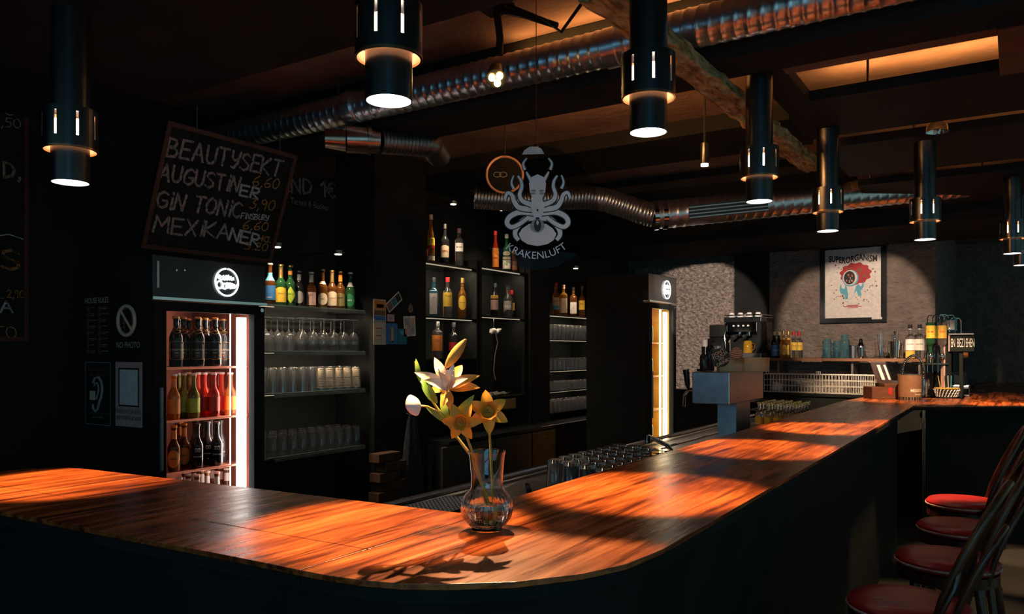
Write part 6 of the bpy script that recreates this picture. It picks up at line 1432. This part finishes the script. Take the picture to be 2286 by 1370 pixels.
# lit letter sign with slanted face and black till behind it
sg0 = ob + OP(2120, 782, .0); s_u = (R3 * .80 - F3 * .60).normalized() * 1.0
sgn = thing('letter_sign', 'black sign with pale block letters beside the bottle rack', 'sign', sg0)
su = (onW(2168, 780, 0) - onW(2118, 780, 0)); su = Vector((su.x, su.y, 0)).normalized(); sn = Vector((su.y, -su.x, 0))
MB().obox(Vector((0, 0, 0)), su, zv, sn, .205, .165, .03).build('board', 'black_paint', sgn); MB().obox(Vector((0, 0, .155)) + sn * .0, su, zv, sn, .205, .012, .05).build('top_edge', 'steel', sgn)
MB().obox(sn * .0305 - su * .004, su, zv, sn, .010, .15, .004).build('edge_strip', 'print_pink', sgn)
for k, ch_ in enumerate('EN BEZIEHEN'):
    if ch_ != ' ': flat_text(ch_, .115, su * (.022 + .0175 * k) + zv * .075 + sn * .0305, su, Z1, sn, 'print_white', sgn, 'letter', world=False, xs=.28)
MB().obox(su * .08 + zv * -.43, su, zv, sn * -1, .03, .43, .03).build('support', 'black_paint', sgn)
ti = ob + R3 * (2150 - 2112) * s8 * 1.5 + F3 * .36; til = thing('till', 'black cash till with tilted screen at the bar end', 'till', ti)
MB().obox(R3 * -.06 - F3 * .05, R3, zv, F3, .20, .22, .24).build('housing', 'black_gloss', til); MB().obox(R3 * -.02 - F3 * .02 + zv * .44, R3, zv, F3, .19, .15, .05).build('screen', 'black_paint', til); MB().obox(R3 * .0 + F3 * .05 + zv * .22, R3, zv, F3, .06, .25, .03).build('neck', 'black_paint', til)
MB().obox(R3 * .10 - F3 * .052 + zv * .36, R3, zv, F3, .05, .05, .004).build('paper_slot', 'print_orange', til)
cd0 = onbar(2150, 883); cd = thing('bar_caddy', 'black slatted bar caddy in front of the till', 'caddy', cd0, PI / 2)
MB().bbox(-.10, .22, -.06, .09, 0, .012, .003).build('base', 'black_gloss', cd); MB().bbox(-.10, .22, -.06, -.048, .012, .10, .002).build('side', 'black_gloss', cd); MB().bbox(-.10, .22, .078, .09, .012, .10, .002).build('side', 'black_gloss', cd)
for k in range(5): MB().bbox(-.098 + .06 * k, -.078 + .06 * k, -.048, .078, .07, .095, .002).build('slat', 'steel', cd)
sb_ = onbar(2114, 888); stb = thing('straw_basket', 'patterned black-and-white straw basket with orange rim on the bar end', 'basket', sb_, FR)
MB().lathe([(0, .006), (.075, .006), (.10, .085), (.103, .085), (.08, 0), (0, 0)], 30).build('bowl', 'print_black', stb, True); MB().tube([(.102 * math.cos(k * PI / 16), .102 * math.sin(k * PI / 16), .087) for k in range(32)], .004, 6, closed=True).build('rim', 'print_gold', stb, True)
b = MB()
for k in range(22):
    for j in range(3): a = 2 * PI * k / 22 + .1 * j; r = .084 + .0072 * j; b.tube([(r * math.cos(a), r * math.sin(a), .012 + .024 * j), ((r + .006) * math.cos(a + .12), (r + .006) * math.sin(a + .12), .030 + .024 * j)], .0045, 5)
o = b.build('weave_pattern', 'white_wire', stb); o['kind'] = 'stuff'
for k in range(5): MB().tube([(.02 * k - .04, .01, .01), (.03 * k - .07, .02, .20)], .003, 6).build('straw', ('print_gold', 'print_orange', 'print_black', 'print_white', 'print_skyblue')[k], stb, True)

# ================================================================ GUESTS' SIDE, BEHIND THE CAMERA: added blue window panes for teal reflections
struct(MB().box(.2, 3.2, -1.6, -1.5, 0, .8).build('wall_front', 'black_wall'), 'black wall under the added window', 'wall')
mat('blue_fill', (0.1, 0.3, 0.5), emit=(0.16, 0.52, 0.80), es=2.4)  # blue glow of the added pane, tints the metal reflections
mat('blue_fill_dim', (0.1, 0.3, 0.5), emit=(0.16, 0.50, 0.78), es=1.3)
wn = MB().box(.3, 3.0, -1.56, -1.55, .85, 2.5).build('added_window_1', 'blue_fill'); struct(wn, 'added window pane glowing blue for reflections', 'window')
for x in (.26, 1.62, 3.0): MB().box(x, x + .06, -1.58, -1.5, .8, 2.6).build('added_window_frame', 'black_paint', wn)
for z in (.8, 1.7, 2.5): MB().box(.26, 3.06, -1.58, -1.5, z, z + .06).build('added_window_frame', 'black_paint', wn)

w2 = MB().box(-4.4, -1.5, -1.56, -1.55, 1.55, 2.15).build('added_window_2', 'blue_fill_dim'); struct(w2, 'added low transom pane glowing blue for reflections', 'window')  # second blue pane, added so the duct reflects blue
for x in (-4.46, -2.98, -1.5): MB().box(x, x + .06, -1.58, -1.5, 1.49, 2.21).build('added_window_frame', 'black_paint', w2)
for z in (1.49, 2.15): MB().box(-4.46, -1.44, -1.58, -1.5, z, z + .06).build('added_window_frame', 'black_paint', w2)
struct(MB().box(-4.46, -1.44, -1.6, -1.5, 0, 1.488).build('wall_front', 'black_wall'), 'black wall under the added transom pane', 'wall')
# hairline clearance so that standing things rest on, not in, what carries them
for o in C.objects:
    if o.parent is None and o.get('category') in ('bottle', 'glass') and 'inverted_bottle' not in o.name: o.location.z += .0008
for o in C.objects:
    if o.parent is not None and o.name.split('.')[0] in ('icons', 'rule_lines', 'chalk_lettering', 'printed_lines', 'phone_icon'): o['kind'] = 'stuff'
